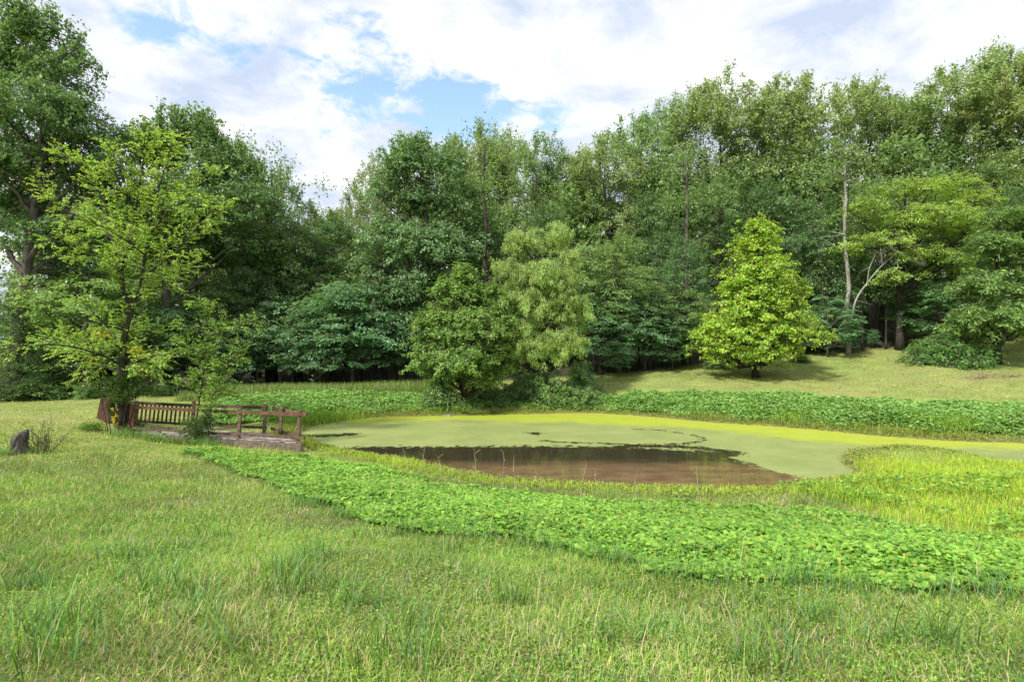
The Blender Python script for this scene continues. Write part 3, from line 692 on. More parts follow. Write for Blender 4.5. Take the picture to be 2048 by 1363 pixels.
def gen_tree(seed, H_=14, hb=4, R=3.6, prof=None, ncl=170, nleaf=150, leaf=.17, lw=.6, clr=1.0, flat=.5, droop=.15, tr=.2, lean=(0, 0), nlimb=16,
             cols=None, wts=None, tuft=.0, lobes=None, hang=0.0, bark=None, wob=.015, up=.8, rand=.6, bare=0, inner=.35, ztop=.93, nsides=7):
    rng = np.random.default_rng(seed)
    prof = prof or (lambda t: np.clip(np.sin(pi * np.clip(t, 0, 1) ** .75) ** .6, .12, 1))
    wood = MB(); tp = trunk_path(rng, H_ * ztop, lean, wob)
    tt = np.linspace(0, 1, len(tp)); trad = tr * (1 - tt) ** .85 + .025; trad[0] *= 1.35
    wood.tube(tp, trad, nsides)
    tr_at = lambda z: np.array([np.interp(z, tp[:, 2], tp[:, 0]), np.interp(z, tp[:, 2], tp[:, 1])]).T
    if lobes is None:
        t = rng.random(ncl * 3); keep = rng.random(ncl * 3) < prof(t) ** 1.0; t = t[keep][:ncl]; n = len(t)
        ang = rng.uniform(0, 2 * pi, n); ph = rng.uniform(0, 6.28, 6)
        lob = 1 + .16 * np.sin(2 * ang + ph[0] + 3 * t) + .14 * np.sin(3 * ang + ph[1] - 7 * t) + .12 * np.sin(5 * ang + ph[2] + 9 * t)
        rho = R * prof(t) * lob * rng.random(n) ** inner
        z = hb + t * (H_ - hb); c = np.stack([rho * np.cos(ang), rho * np.sin(ang), z], -1); c[:, :2] += tr_at(z)
    else:
        c = []; A = np.array([l[3] * l[3] * l[4] ** .5 for l in lobes]); A = A / A.sum()
        for l, a in zip(lobes, A):
            k = max(3, int(ncl * a)); d = nrm(rng.normal(size=(k, 3))); d[:, 2] = np.where(d[:, 2] < -.35, -d[:, 2], d[:, 2]); r = rng.random(k)[:, None] ** .3
            c.append(np.array(l[:3]) + d * r * np.array((l[3], l[3], l[4])))
        c = np.concatenate(c); n = len(c); z = c[:, 2]
    # limbs
    sk = [tp[(tp[:, 2] > hb * .5)]]; skr = [trad[(tp[:, 2] > hb * .5)]]
    order = rng.permutation(n)[:nlimb]
    for k in order:
        tgt = c[k]; hor = np.hypot(*(tgt[:2] - tr_at(tgt[2])))
        z0 = np.clip(tgt[2] - hor * rng.uniform(.6, 1.2) - .3, hb * .55, H_ * .9)
        z0 = min(z0, tgt[2]); p0 = np.array((*tr_at(z0), z0)); mid = p0 * .5 + tgt * .5 + np.array((0, 0, -.08 * hor)) + rng.normal(0, .05 * hor + .02, 3)
        s = np.linspace(0, 1, 8)[:, None]; pth = (1 - s) ** 2 * p0 + 2 * s * (1 - s) * mid + s * s * tgt
        pth[1:-1] += rng.normal(0, .02 * hor + .01, (6, 3))
        r0 = max(.025, float(np.interp(z0, tp[:, 2], trad)) * .55); rr = r0 * (1 - s[:, 0]) ** .9 + .015
        wood.tube(pth, rr, 5, False); sk.append(pth[1:]); skr.append(rr[1:])
    sk = np.concatenate(sk); skr = np.concatenate(skr)
    for k in range(n):
        d = sk - c[k]; q = np.linalg.norm(d, axis=1) + np.maximum(d[:, 2], 0) * 1.5; j = int(q.argmin())
        p0 = sk[j]; L_ = np.linalg.norm(c[k] - p0)
        if L_ < .15: continue
        mid = (p0 + c[k]) / 2 + rng.normal(0, .08 * L_, 3); s = np.linspace(0, 1, 4)[:, None]
        pth = (1 - s) ** 2 * p0 + 2 * s * (1 - s) * mid + s * s * c[k]
        wood.tube(pth, np.linspace(min(skr[j] * .7, .05), .010, 4), 3, False)
        for _ in range(3):
            e = c[k] + nrm(rng.normal(size=3) + np.array((0, 0, .4))) * clr * rng.uniform(.5, 1.0)
            wood.tube(np.array([c[k], (c[k] + e) / 2 + rng.normal(0, .05, 3), e]), (.012, .009, .004), 3, False)
    for _ in range(bare):
        k = int(rng.integers(len(sk))); p0 = sk[k]; d = nrm(rng.normal(size=3) + np.array((0, 0, .3))); L_ = rng.uniform(.8, 2.0)
        s = np.linspace(0, 1, 5)[:, None]; pth = p0 + d * L_ * s + rng.normal(0, .05, (5, 3)) * s
        wood.tube(pth, np.linspace(.03, .006, 5), 3, False)
        for _ in range(5):
            i = int(rng.integers(1, 4)); e = pth[i] + nrm(d + rng.normal(size=3) * .8) * rng.uniform(.3, .8); wood.tube(np.array([pth[i], e]), (.012, .004), 3, False)
    # leaves in clumps
    cs = rng.uniform(.6, 1.25, n); nl = np.maximum(8, (nleaf * cs ** 2 * rng.uniform(.5, 1.25, n))).astype(int)
    ci = np.repeat(np.arange(n), nl); m_ = len(ci); dv = nrm(rng.normal(size=(m_, 3))); rr = rng.random(m_) ** .45
    # each clump is made of a few sub-sprays
    sub = rng.normal(size=(n, 7, 3)) * np.array((.55, .55, .42)); si = rng.integers(0, 7, m_)
    off = sub[ci, si] + dv * rr[:, None] * .42
    rad = np.linalg.norm(off[:, :2], axis=1)
    off = off * np.array((1, 1, flat)); off[:, 2] -= droop * rad ** 2
    if hang > 0: off[:, 2] -= rng.random(m_) ** 1.3 * hang
    pos = c[ci] + off * (clr * cs[ci])[:, None]
    outw = c[ci] - np.array((0, 0, H_ * .45)); outw[:, :2] -= tr_at(c[ci][:, 2]) if lobes is None else 0
    outw = nrm(outw)
    no = nrm(np.array((0, 0, up)) + outw * .35 + nrm(off) * .5 + rng.normal(size=(m_, 3)) * rand)
    d = nrm(nrm(off) * .7 + rng.normal(size=(m_, 3)) * .6 + np.array((0, 0, -.25 - 2.4 * (hang > 0)))); d = nrm(d - no * (d * no).sum(1, keepdims=True) * (.95 if hang == 0 else .3))
    if hang > 0: no = nrm(np.cross(d, rng.normal(size=(m_, 3))))
    cols = cols if cols is not None else [np.array((.07, .14, .03)), np.array((.10, .18, .04)), np.array((.05, .11, .03))]
    wts = wts if wts is not None else [1] * len(cols)
    cc_ = mixcol(rng, m_, cols, wts) * rng.uniform(.82, 1.18, n)[ci][:, None]
    Ls = leaf * rng.uniform(.6, 1.3, m_)
    leaves = MB(); leaves.add(leaf_geo(pos, d, no, Ls, Ls * lw, .18), [quads(m_)], rep4(cc_))
    if tuft > 0:
        top = np.argsort(-(c[:, 2] + rng.random(n) * H_ * .15))[:int(n * tuft)]
        for k in top:
            for _ in range(4):
                dd = nrm(np.array((0, 0, 1.0)) + rng.normal(size=3) * .4 + outw[np.searchsorted(ci, k)] * .3); L_ = clr * rng.uniform(.9, 1.9)
                e = c[k] + dd * L_; wood.tube(np.array([c[k], c[k] + dd * L_ * .5 + rng.normal(0, .04, 3), e]), (.014, .01, .005), 3, False)
                q = 26; s = rng.random(q) ** .5; pp = c[k] + dd * L_ * s[:, None] + rng.normal(0, .10, (q, 3))
                d2 = nrm(rng.normal(size=(q, 3)) + np.array((0, 0, -.3))); n2 = nrm(rng.normal(size=(q, 3)) * .5 + np.array((0, 0, 1)))
                l2 = leaf * rng.uniform(.7, 1.4, q); leaves.add(leaf_geo(pp, d2, n2, l2, l2 * lw, .2), [quads(q)], rep4(mixcol(rng, q, cols, wts)))
    return wood.mesh('trunk', True), leaves.mesh('crown')


_first = {}


def place_tree(proto, name, label, x, y, s, sxy=1.0, rot=0.0, tint=(1, 1, 1), group=None, cat='tree', bark=None, zoff=-.05, leafmat=None):
    """proto = (wood mesh, leaf mesh)"""
    root = empty(name, label, cat, (x, y, float(H(x, y)) + zoff), group)
    root.rotation_euler = (0, 0, rot); root.scale = (s * sxy, s * sxy, s)
    bark = bark or M_bark
    for nm, me, mt in (('trunk', proto[0], bark), ('crown', proto[1], leafmat or M_leaf)):
        if not me.materials: me.materials.append(mt)
        o = bpy.data.objects.new(nm, me); COL.objects.link(o); o.parent = root
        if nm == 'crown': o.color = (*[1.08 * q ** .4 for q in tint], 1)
    return root


def C3(*a): return [np.array(v) for v in a]


mid = C3((.20, .32, .115), (.26, .39, .15), (.14, .245, .08))
dark = C3((.145, .26, .095), (.19, .32, .12), (.105, .20, .07))
blue = C3((.15, .30, .145), (.20, .36, .18), (.11, .23, .105))
pale = C3((.27, .375, .155), (.35, .45, .20), (.20, .29, .11))
yelg = C3((.34, .50, .10), (.41, .56, .13), (.23, .37, .08))

rnd = lambda t: np.clip(np.sin(pi * np.clip(t * .9 + .08, 0, 1)) ** .55, .15, 1)
tall = lambda t: np.clip(.35 + .75 * np.sin(pi * np.clip(t, 0, 1) ** 1.3) ** .8 - .3 * (t > .9), .15, 1)
shrubp = lambda t: np.clip((1 - t) ** .45, .15, 1)

PR = {
    'tall1': gen_tree(101, 18, 5, 3.6, tall, 200, 115, .18, clr=.95, cols=mid, tuft=.18, bare=4),
    'tall2': gen_tree(102, 18, 6, 3.2, tall, 185, 110, .18, clr=.9, cols=mid, tuft=.25, bare=6, lean=(.03, 0)),
    'tall3': gen_tree(103, 18, 4, 4.2, rnd, 230, 115, .18, clr=1.0, cols=mid, tuft=.12, bare=3),
    'airy1': gen_tree(104, 18, 6, 3.6, tall, 165, 110, .18, clr=.85, cols=pale, tuft=.4, bare=12, flat=.6),
    'airy2': gen_tree(105, 18, 7, 3.9, rnd, 170, 110, .18, clr=.85, cols=pale, tuft=.4, bare=14, flat=.55, lean=(-.04, 0)),
    'oak1': gen_tree(106, 15, 3, 4.6, rnd, 250, 125, .19, clr=1.05, cols=dark, tuft=.08, up=.6),
    'oak2': gen_tree(107, 15, 3.5, 4.2, rnd, 220, 125, .19, clr=1.1, cols=dark, tuft=.06, up=.6),
    'under1': gen_tree(108, 7, 1.6, 2.7, rnd, 120, 150, .16, clr=.85, flat=.28, droop=.22, cols=blue, up=1.3, rand=.45, tr=.09),
    'under2': gen_tree(109, 7, 1.8, 2.4, rnd, 110, 150, .16, clr=.8, flat=.3, droop=.25, cols=blue, up=1.3, rand=.45, tr=.08),
    'under3': gen_tree(110, 8, 1.8, 2.4, tall, 120, 150, .15, clr=.75, flat=.45, cols=mid, tr=.09),
    'cedar': gen_tree(111, 8, .6, 2.1, lambda t: np.clip((1 - t) ** .7, .08, 1), 170, 170, .12, .35, clr=.6, flat=.6, cols=dark, tr=.12, up=.4, rand=.9),
    'sapling': gen_tree(112, 5, 3.2, .9, rnd, 16, 50, .14, clr=.6, cols=dark, tr=.045, nlimb=5),
    'shrub': gen_tree(113, 1.6, .1, 1.0, shrubp, 60, 110, .10, clr=.38, flat=.7, cols=mid, tr=.03, nlimb=8, inner=.5),
    'herb': gen_tree(114, 1.1, .1, .8, shrubp, 45, 70, .11, .45, clr=.3, flat=.8, cols=C3((.12, .24, .07), (.16, .30, .09)), tr=.015, nlimb=8, inner=.6),
}
PR_H = {'tall1': 18, 'tall2': 18, 'tall3': 18, 'airy1': 18, 'airy2': 18, 'oak1': 15, 'oak2': 15, 'under1': 7, 'under2': 7, 'under3': 8, 'cedar': 8, 'sapling': 5, 'shrub': 1.6, 'herb': 1.1}


def at_px(kind, name, label, px, top, Y, wf=1.0, rot=0, tint=(1, 1, 1), group=None, cat='tree', bark=None):
    x = (px - 1024) / FPX * Y; g = float(H(x, Y)); top += 28 if kind[:3] in ('tal', 'air', 'oak') else 0; h = CAMZ - (top - 681.5) / FPX * Y - g; s = h / PR_H[kind]
    return place_tree(PR[kind], name, label, x, Y, s, wf, rot, tint, group, cat, bark)


FG = 'trees of the wood behind the pond'
forest = [
    # kind, px, top, Y, width factor, tint, label
    ('tall3', 470, 290, 37, 1.0, (.85, .9, .85), 'green forest tree rising right behind the forked oak'),
    ('oak2', 548, 340, 36, .95, (1, 1, .95), 'dark rounded tree forming the end of the sloping left canopy'),
    ('tall1', 625, 388, 38, .95, (1.1, 1.1, 1), 'green tree in the low dip of the canopy left of centre'),
    ('tall3', 690, 405, 41, .9, (1.3, 1.25, 1.1), 'pale green tree in the dip beside the twiggy leaning tree'),
    ('airy2', 750, 300, 38, .85, (.85, .85, .9), 'twiggy sparse tree leaning left at the edge of the canopy gap'),
    ('tall1', 905, 262, 43, .9, (1.05, 1.1, 1), 'green tree standing behind the broad dark oak'),
    ('airy1', 948, 240, 42, .85, (.95, 1, .95), 'airy tree with tufted tips above the middle of the wood'),
    ('airy2', 1005, 245, 44, .8, (.9, 1, .95), 'thin topped tree beside the blue gap in the clouds'),
    ('tall3', 1075, 275, 40, .95, (1, 1.05, .95), 'rounded green tree rising behind the willow'),
    ('tall2', 1140, 290, 42, .95, (.9, 1, .9), 'dark green tree just right of the willow top'),
    ('airy1', 1215, 262, 40, .95, (1.0, 1.05, 1), 'pale tree where the right hand canopy begins to climb'),
    ('tall1', 1290, 215, 42, 1.0, (1.15, 1.2, 1.05), 'tall tree halfway up the climbing canopy line'),
    ('tall3', 1365, 190, 43, .9, (1.1, 1.15, 1.0), 'leafy tree just below the flat top of the right canopy'),
    ('airy2', 1445, 145, 42, 1.05, (.95, 1, .95), 'airy tall tree above and left of the yellow tree'),
    ('airy1', 1535, 150, 43, 1.0, (.9, .97, .9), 'tall tree directly above the yellow tree'),
    ('airy1', 1630, 142, 42, 1.05, (.95, 1, .9), 'grey green tall tree right of the yellow tree tip'),
    ('airy2', 1730, 155, 43, 1.0, (.9, .98, .9), 'tall thin tree above the pale bare trunk'),
    ('tall2', 1815, 178, 44, .95, (.95, 1.05, .95), 'tree in the shallow notch of the right skyline'),
    ('airy1', 1900, 130, 42, 1.05, (.9, 1.05, .85), 'tall tree rising right of the skyline notch'),
    ('airy2', 1985, 98, 41, 1.05, (.9, 1.05, .85), 'tallest tree near the right end of the skyline'),
    ('airy1', 2075, 110, 38, 1.0, (1.15, 1.0, .75), 'olive brown tinged tree cut by the right frame edge'),
    # second storey
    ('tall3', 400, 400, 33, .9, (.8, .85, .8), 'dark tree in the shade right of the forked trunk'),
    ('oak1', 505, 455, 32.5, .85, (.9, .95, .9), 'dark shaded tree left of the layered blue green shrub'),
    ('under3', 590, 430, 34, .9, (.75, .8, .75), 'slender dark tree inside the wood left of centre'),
    ('oak2', 660, 420, 34.5, .95, (.95, 1.05, .9), 'leafy tree filling the wood above the blue green shrub'),
    ('oak1', 770, 430, 34, .85, (1.0, 1.1, 1.15), 'blue tinged tree low on the flank of the broad dark oak'),
    ('tall2', 960, 400, 35, .9, (.85, .9, .85), 'dark trunked tree visible between the oak and the willow'),
    ('oak2', 1085, 400, 35, .9, (.9, .95, .85), 'dense tree directly behind the willow crown'),
    ('under3', 1180, 480, 33, 1.1, (1.1, 1.15, 1), 'shaded tree touching the right flank of the willow'),
    ('tall3', 1235, 462, 31.5, 1.35, (1.35, 1.3, 1.2), 'light green rounded tree between the willow and the yellow tree'),
    ('oak1', 1365, 460, 33, .75, (1.25, 1.4, 1.5), 'silvery green tree left of the yellow tree'),
    ('oak2', 1310, 380, 37, .95, (.85, .95, .85), 'dark tree filling the wood above the light green rounded one'),
    ('tall1', 1440, 330, 38, .9, (.9, 1.0, .9), 'green tree in the second row above the yellow tree shoulder'),
    ('oak2', 1540, 350, 37, .9, (.8, .92, .85), 'dark tree directly behind the yellow tree'),
    ('oak1', 1640, 380, 36, .85, (.8, .95, .85), 'dark tree right behind the yellow tree'),
    ('tall1', 1740, 340, 38.5, .9, (.75, .9, .75), 'dark tree behind the yellow green spreading tree'),
    ('oak2', 1880, 330, 39, .9, (.8, .95, .8), 'green tree above the yellow green spreading tree'),
    ('tall3', 1985, 300, 37, .9, (.85, .95, .75), 'broad tree above the right hand leafy tree'),
    ('oak1', 2080, 330, 33, 1.0, (.9, 1, .8), 'shaded tree at the right frame edge'),
    # left side
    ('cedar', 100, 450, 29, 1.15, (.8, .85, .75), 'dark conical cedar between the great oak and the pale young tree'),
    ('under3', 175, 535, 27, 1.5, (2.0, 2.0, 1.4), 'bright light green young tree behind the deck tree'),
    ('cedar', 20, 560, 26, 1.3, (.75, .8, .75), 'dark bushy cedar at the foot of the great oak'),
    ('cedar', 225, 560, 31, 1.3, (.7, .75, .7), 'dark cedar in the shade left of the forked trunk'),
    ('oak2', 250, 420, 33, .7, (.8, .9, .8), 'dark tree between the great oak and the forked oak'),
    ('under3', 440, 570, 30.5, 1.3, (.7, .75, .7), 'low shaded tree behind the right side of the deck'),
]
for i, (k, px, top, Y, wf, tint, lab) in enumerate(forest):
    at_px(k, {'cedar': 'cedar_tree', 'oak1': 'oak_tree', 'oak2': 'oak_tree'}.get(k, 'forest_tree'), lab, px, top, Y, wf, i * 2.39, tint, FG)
# understorey on the edge of the wood
under = [
    ('under1', 640, 600, 29.5, 1.0, (1, 1, 1), 'low blue green layered tree left of the big layered shrub'),
    ('under2', 705, 560, 29.8, 1.25, (1.1, 1.15, 1.1), 'broad layered blue green tree at the wood edge left of the oak'),
    ('under1', 800, 575, 31, 1.0, (.9, .95, .9), 'layered tree under the broad dark oak'),
    ('under2', 560, 590, 30.5, 1.1, (.7, .75, .65), 'dark layered tree behind the end of the deck'),
    ('under1', 480, 620, 30, 1.0, (.6, .65, .55), 'dark low tree behind the middle of the deck'),
    ('under2', 350, 610, 29, 1.2, (.6, .65, .5), 'dark low tree behind the deck saplings'),
    ('under3', 300, 640, 28, 1.3, (.6, .65, .6), 'dark bushy young tree behind the deck tree trunk'),
    ('under1', 1200, 585, 31, 1.15, (.8, .85, .75), 'dark layered tree right of the willow'),
    ('under2', 1290, 590, 31.5, 1.15, (.75, .8, .75), 'shaded layered tree under the light green rounded tree'),
    ('under3', 1375, 570, 32, 1.2, (.75, .8, .8), 'dark low tree touching the left side of the yellow tree'),
    ('under1', 1240, 670, 30, 1.0, (.8, .85, .75), 'low layered shrub at the wood edge beyond the grass'),
    ('under2', 1345, 650, 31, 1.2, (.65, .7, .6), 'low dark shrub in the wood edge left of the yellow tree'),
    ('under1', 1655, 585, 33, 1.05, (.95, 1.05, 1.0), 'blue green layered tree just right of the yellow tree'),
    ('under2', 1700, 640, 33.5, .9, (.9, .95, .9), 'small layered tree at the foot of the pale trunk'),
    ('under2', 1600, 620, 34, 1.1, (.75, .85, .8), 'shaded layered tree behind the yellow tree'),
    ('under1', 1745, 655, 34.5, .9, (1.0, 1.1, .95), 'low layered tree in front of the dark gap of the wood'),
    ('under2', 1870, 560, 33, 1.2, (1.0, 1.1, .8), 'leafy low tree right of the dark gap'),
    ('cedar', 1935, 590, 30, 1.5, (1.05, 1.1, .75), 'olive dark cedar at the foot of the right hand trees'),
    ('under3', 1810, 560, 35, 1.1, (.8, .9, .75), 'dark young tree behind the herb clump'),
]
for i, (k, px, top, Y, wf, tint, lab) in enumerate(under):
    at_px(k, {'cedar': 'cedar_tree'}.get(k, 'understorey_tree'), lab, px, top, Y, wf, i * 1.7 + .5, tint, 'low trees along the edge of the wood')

# deep wood behind: one mass
def build_deep_wood():
    r = np.random.default_rng(77); wood = MB(); V = []; C = []
    for row, (Y0, n) in enumerate(((40, 26), (46, 26), (53, 28), (62, 28))):
        for k in range(n):
            u = (k + r.uniform(.2, .8)) / n * 2.6 - 1.3; Y = Y0 + r.uniform(-2, 2); x = u * Y
            px = 1024 + u * FPX; top = np.interp(px, [-500, 0, 300, 480, 600, 700, 800, 1100, 1300, 1500, 2048, 2600], [250, 330, 380, 420, 480, 480, 400, 370, 330, 290, 240, 240]) + r.uniform(0, 60)
            g = float(H(x, Y)); h = CAMZ - (top - 681.5) / FPX * Y - g
            if h < 4 or u < -.86: continue
            wood.tube(np.array([(x, Y, g - .2), (x + r.normal(0, .3), Y, g + h * .5), (x + r.normal(0, .5), Y, g + h * .9)]), (.2, .13, .04), 5, False)
            m_ = 2600; cl = 46; cz = r.uniform(.12, 1, cl); R = (2.9 * np.sin(pi * np.clip(cz * .85 + .12, 0, 1)) ** .5 + .3); a = r.uniform(0, 6.28, cl); q = r.random(cl) ** .4
            c = np.stack([x + R * q * np.cos(a), Y + R * q * np.sin(a), g + cz * h], -1); ci = r.integers(0, cl, m_)
            pos = c[ci] + nrm(r.normal(size=(m_, 3))) * (r.random(m_) ** .5)[:, None] * np.array((1.25, 1.25, .8))
            d = nrm(r.normal(size=(m_, 3))); no = nrm(r.normal(size=(m_, 3)) * .7 + np.array((0, 0, .8))); L_ = r.uniform(.22, .42, m_)
            V.append(leaf_geo(pos, d, no, L_, L_ * .65, .15)); C.append(rep4(mixcol(r, m_, mid, (1, .6, 1)) * r.uniform(.75, 1.1)))
    V = np.concatenate(V); b = MB(); b.add(V, [quads(len(V) // 4)], np.concatenate(C))
    o = tag(obj('woodland', b.mesh('woodland'), M_leaf), 'deep shaded woodland mass behind the front trees', 'woodland', kind='stuff')
    w = obj('trunks', wood.mesh('trunks', True), M_darkbark, o); w["kind"] = 'stuff'


build_deep_wood()

# thin dark saplings standing at the edge of the wood
r = np.random.default_rng(9)
spx = [(510, 0), (540, 1), (585, 0), (610, 1), (648, 0), (668, 1), (688, 0), (704, 0), (722, 1), (745, 0), (765, 1), (790, 0), (812, 1), (835, 0), (1188, 0), (1204, 1), (1228, 0), (1255, 0), (1278, 1), (1300, 0), (1325, 1), (1350, 0), (1378, 1), (1650, 0), (1676, 1), (1725, 0), (1752, 1), (1772, 0)]
ORD = 'first second third fourth fifth sixth seventh eighth ninth tenth eleventh twelfth thirteenth fourteenth'.split()
_cnt = {}
for i, (px, k) in enumerate(spx):
    where = 'between the deck and the bushy bank tree' if px < 900 else 'between the willow and the yellow tree' if px < 1500 else 'right of the yellow tree'
    _cnt[where] = _cnt.get(where, -1) + 1
    lab = '%s thin dark sapling from the left %s' % (ORD[_cnt[where]], where)
    Y = 30.5 + 1.6 * k + r.uniform(-.4, .4) + (3.5 if px > 1600 else 0) + (.8 if 1180 < px < 1400 else 0); x = (px - 1024) / FPX * Y
    place_tree(PR['sapling'], 'thin_sapling', lab, x, Y, r.uniform(.8, 1.25), r.uniform(.7, 1.2), r.uniform(0, 6), (.7, .75, .65), 'thin saplings at the edge of the wood', 'sapling', M_darkbark)

# ---- great oak on the left
def lob(px, py, Y, rpx, rz, base):
    p = P(px, py, Y); return (p[0] - base[0], p[1] - base[1], p[2] - base[2], rpx / FPX * Y, rz / FPX * Y)


def hero(name, label, bpx, Y, lobes, H_, drop=0, group=None, bark=None, tint=(1, 1, 1), leafmat=None, cat='tree', **kw):
    x = (bpx - 1024) / FPX * Y; base = (x, Y, float(H(x, Y)) - .05)
    lb = [lob(a, b + drop, Y + dy, rx, rz, base) for a, b, dy, rx, rz in lobes]
    pr = gen_tree(lobes=lb, H_=H_, **kw)
    root = place_tree(pr, name, label, x, Y, 1, 1, 0, tint, group, cat, bark, leafmat=leafmat)
    return root


hero('great_oak', 'tallest dark green oak with grey trunk at the left frame edge', 22, 26,
     [(75, 75, 0, 70, 55), (20, 130, 1, 70, 60), (135, 150, 0, 65, 50), (60, 210, -1, 110, 70), (175, 260, 0, 85, 60), (90, 330, 1, 130, 70), (225, 330, .5, 55, 50), (-30, 300, 0, 110, 90), (30, 400, 1.6, 80, 40), (110, 460, 1, 100, 50), (-90, 180, 0, 80, 100), (150, 540, 2, 60, 40), ],
     18.2, 22, seed=21, hb=6.5, ncl=560, nleaf=120, leaf=.165, clr=.74, flat=.6, tr=.30, nlimb=28, cols=dark, tuft=.12, lean=(.10, 0), bark=M_bark, wob=.006, up=.5, bare=6, ztop=.8, nsides=10)
# ---- forked oak
hero('forked_oak', 'dark oak with thick forked grey trunk left of centre', 333, 30,
     [(375, 255, 0, 60, 45), (310, 290, 1, 60, 50), (440, 320, 0, 75, 50), (500, 385, 0, 70, 50), (380, 380, -1, 100, 60), (300, 400, 0, 80, 60), (470, 450, 1, 80, 45), (350, 480, 1, 90, 45)],
     14.4, 36, seed=22, hb=6.0, ncl=380, nleaf=105, leaf=.175, clr=.72, flat=.6, tr=.30, nlimb=26, cols=dark, tint=(1.15, 1.15, 1.05), tuft=.2, lean=(.02, 0), bark=M_bark, up=.5, bare=14, ztop=.85)
# extra fork limb of that oak is a thing's part
# ---- broad dark oak in the middle
hero('broad_oak', 'broad dark leafed oak left of the willow, filling the middle of the wood', 845, 33,
     [(850, 320, 0, 75, 50), (800, 370, -.5, 70, 50), (900, 380, 0, 80, 60), (780, 450, -1, 75, 55), (870, 470, -1, 95, 60), (950, 450, 0, 60, 60), (820, 550, -1.5, 80, 50), (910, 540, -1, 60, 50), (740, 520, -1, 50, 50), (860, 620, -1, 80, 50)],
     14.5, 34, seed=23, hb=3.5, ncl=450, nleaf=120, leaf=.18, clr=.76, flat=.6, tr=.32, nlimb=26, cols=C3((.16, .285, .12), (.21, .345, .15), (.115, .22, .085)), tuft=.1, bark=M_bark, up=.6)
# ---- willow
hero('willow_tree', 'feathery yellow green willow on the far bank', 1085, 25.5,
     [(1050, 495, 0, 38, 36), (1110, 480, .3, 40, 34), (1025, 545, 0, 40, 35), (1085, 560, -.5, 62, 45), (1130, 540, 0, 35, 50), (1045, 610, -.6, 55, 42), (1120, 620, -.7, 52, 45), (1030, 670, -.6, 42, 36), (1125, 690, -.8, 50, 40), (1075, 700, -.6, 50, 40), (1150, 640, 0, 28, 40)],
     6.9, seed=24, hb=1.6, ncl=420, nleaf=330, leaf=.10, lw=.28, clr=.36, flat=.9, hang=.5, tr=.15, nlimb=18, cols=C3((.33, .46, .13), (.26, .40, .10), (.41, .53, .18)), bark=M_darkbark, up=.3)
# ---- maple-like tree left of the willow
hero('bank_tree', 'mid green bushy tree on the far bank left of the willow', 928, 24.2,
     [(930, 560, 0, 32, 30), (905, 600, 0, 45, 35), (960, 600, .4, 45, 35), (880, 655, -.3, 50, 36), (945, 660, -.6, 60, 42), (1000, 650, .3, 35, 40), (870, 710, -.3, 48, 32), (930, 725, -.8, 62, 40), (985, 715, -.3, 40, 34), (905, 752, -.2, 40, 22), (960, 755, 0, 38, 22), (1000, 700, .2, 30, 36), (1005, 740, .2, 28, 20), (850, 690, -.2, 26, 16), (845, 735, -.2, 20, 14)],
     5.2, seed=25, hb=.5, ncl=430, nleaf=150, leaf=.115, lw=.6, clr=.40, flat=.75, tr=.12, nlimb=22, cols=C3((.18, .32, .075), (.25, .39, .10), (.125, .24, .055), (.33, .42, .12)), wts=(1, 1, .7, .25), bark=M_darkbark, up=.9)
# ---- golden young sycamore
syc_p = lambda t: np.clip(1.0 * (1 - t) ** .75 + .04, .05, 1) * (1 - .45 * np.clip((.12 - t) / .12, 0, 1))
pr = gen_tree(26, 8.0, .9, 2.75, syc_p, 400, 120, .12, .8, clr=.5, flat=.55, droop=.12, tr=.14, nlimb=40, cols=C3((.30, .47, .07), (.44, .58, .08), (.21, .38, .055), (.50, .50, .12)), wts=(1, .8, .5, .12), up=1.0, rand=.5, inner=.42, ztop=.97)
place_tree(pr, 'yellow_tree', 'bright yellow green conical young tree standing alone on the grass', *(P(1512, 754, 28)[:2]), 1.0, 1.0, 1.1, (1, 1, 1), None, 'tree', M_darkbark)
# ---- spreading yellow green tree on the right
hero('spreading_tree', 'spreading yellow green tree with a curved bare grey limb', 1800, 33.5,
     [(1800, 375, 0, 60, 28), (1880, 370, 0, 60, 30), (1950, 385, 0, 45, 30), (1730, 410, -.5, 50, 30), (1850, 430, -.5, 90, 35), (1760, 470, -1, 60, 28), (1920, 450, -.5, 60, 30), (1700, 490, -.5, 30, 22), (1850, 500, -1, 60, 28), (1800, 540, -1, 50, 20), (1900, 520, -.3, 60, 35)],
     10.3, 15, seed=27, hb=4.0, ncl=330, nleaf=120, leaf=.13, lw=.5, clr=.72, flat=.32, droop=.1, tr=.2, nlimb=22, cols=yelg, bark=M_darkbark, up=1.1, rand=.5, bare=8)
# ---- leafy tree at the right edge
hero('edge_tree', 'drooping leafed light green tree at the right frame edge', 1995, 29,
     [(2030, 430, 0, 50, 40), (1980, 480, 0, 45, 35), (2050, 520, 0, 60, 50), (1960, 560, -.5, 50, 40), (2030, 590, -.5, 60, 35), (1985, 620, -1, 60, 30), (2090, 450, 0, 60, 60), (2080, 640, 0, 50, 30), (1945, 640, -.5, 40, 20)],
     7.5, 15, seed=28, hb=1.8, ncl=260, nleaf=130, leaf=.19, lw=.4, clr=.6, flat=.45, droop=.3, tr=.16, nlimb=20, cols=C3((.17, .30, .08), (.24, .37, .11), (.12, .22, .055)), bark=M_darkbark, up=.8)

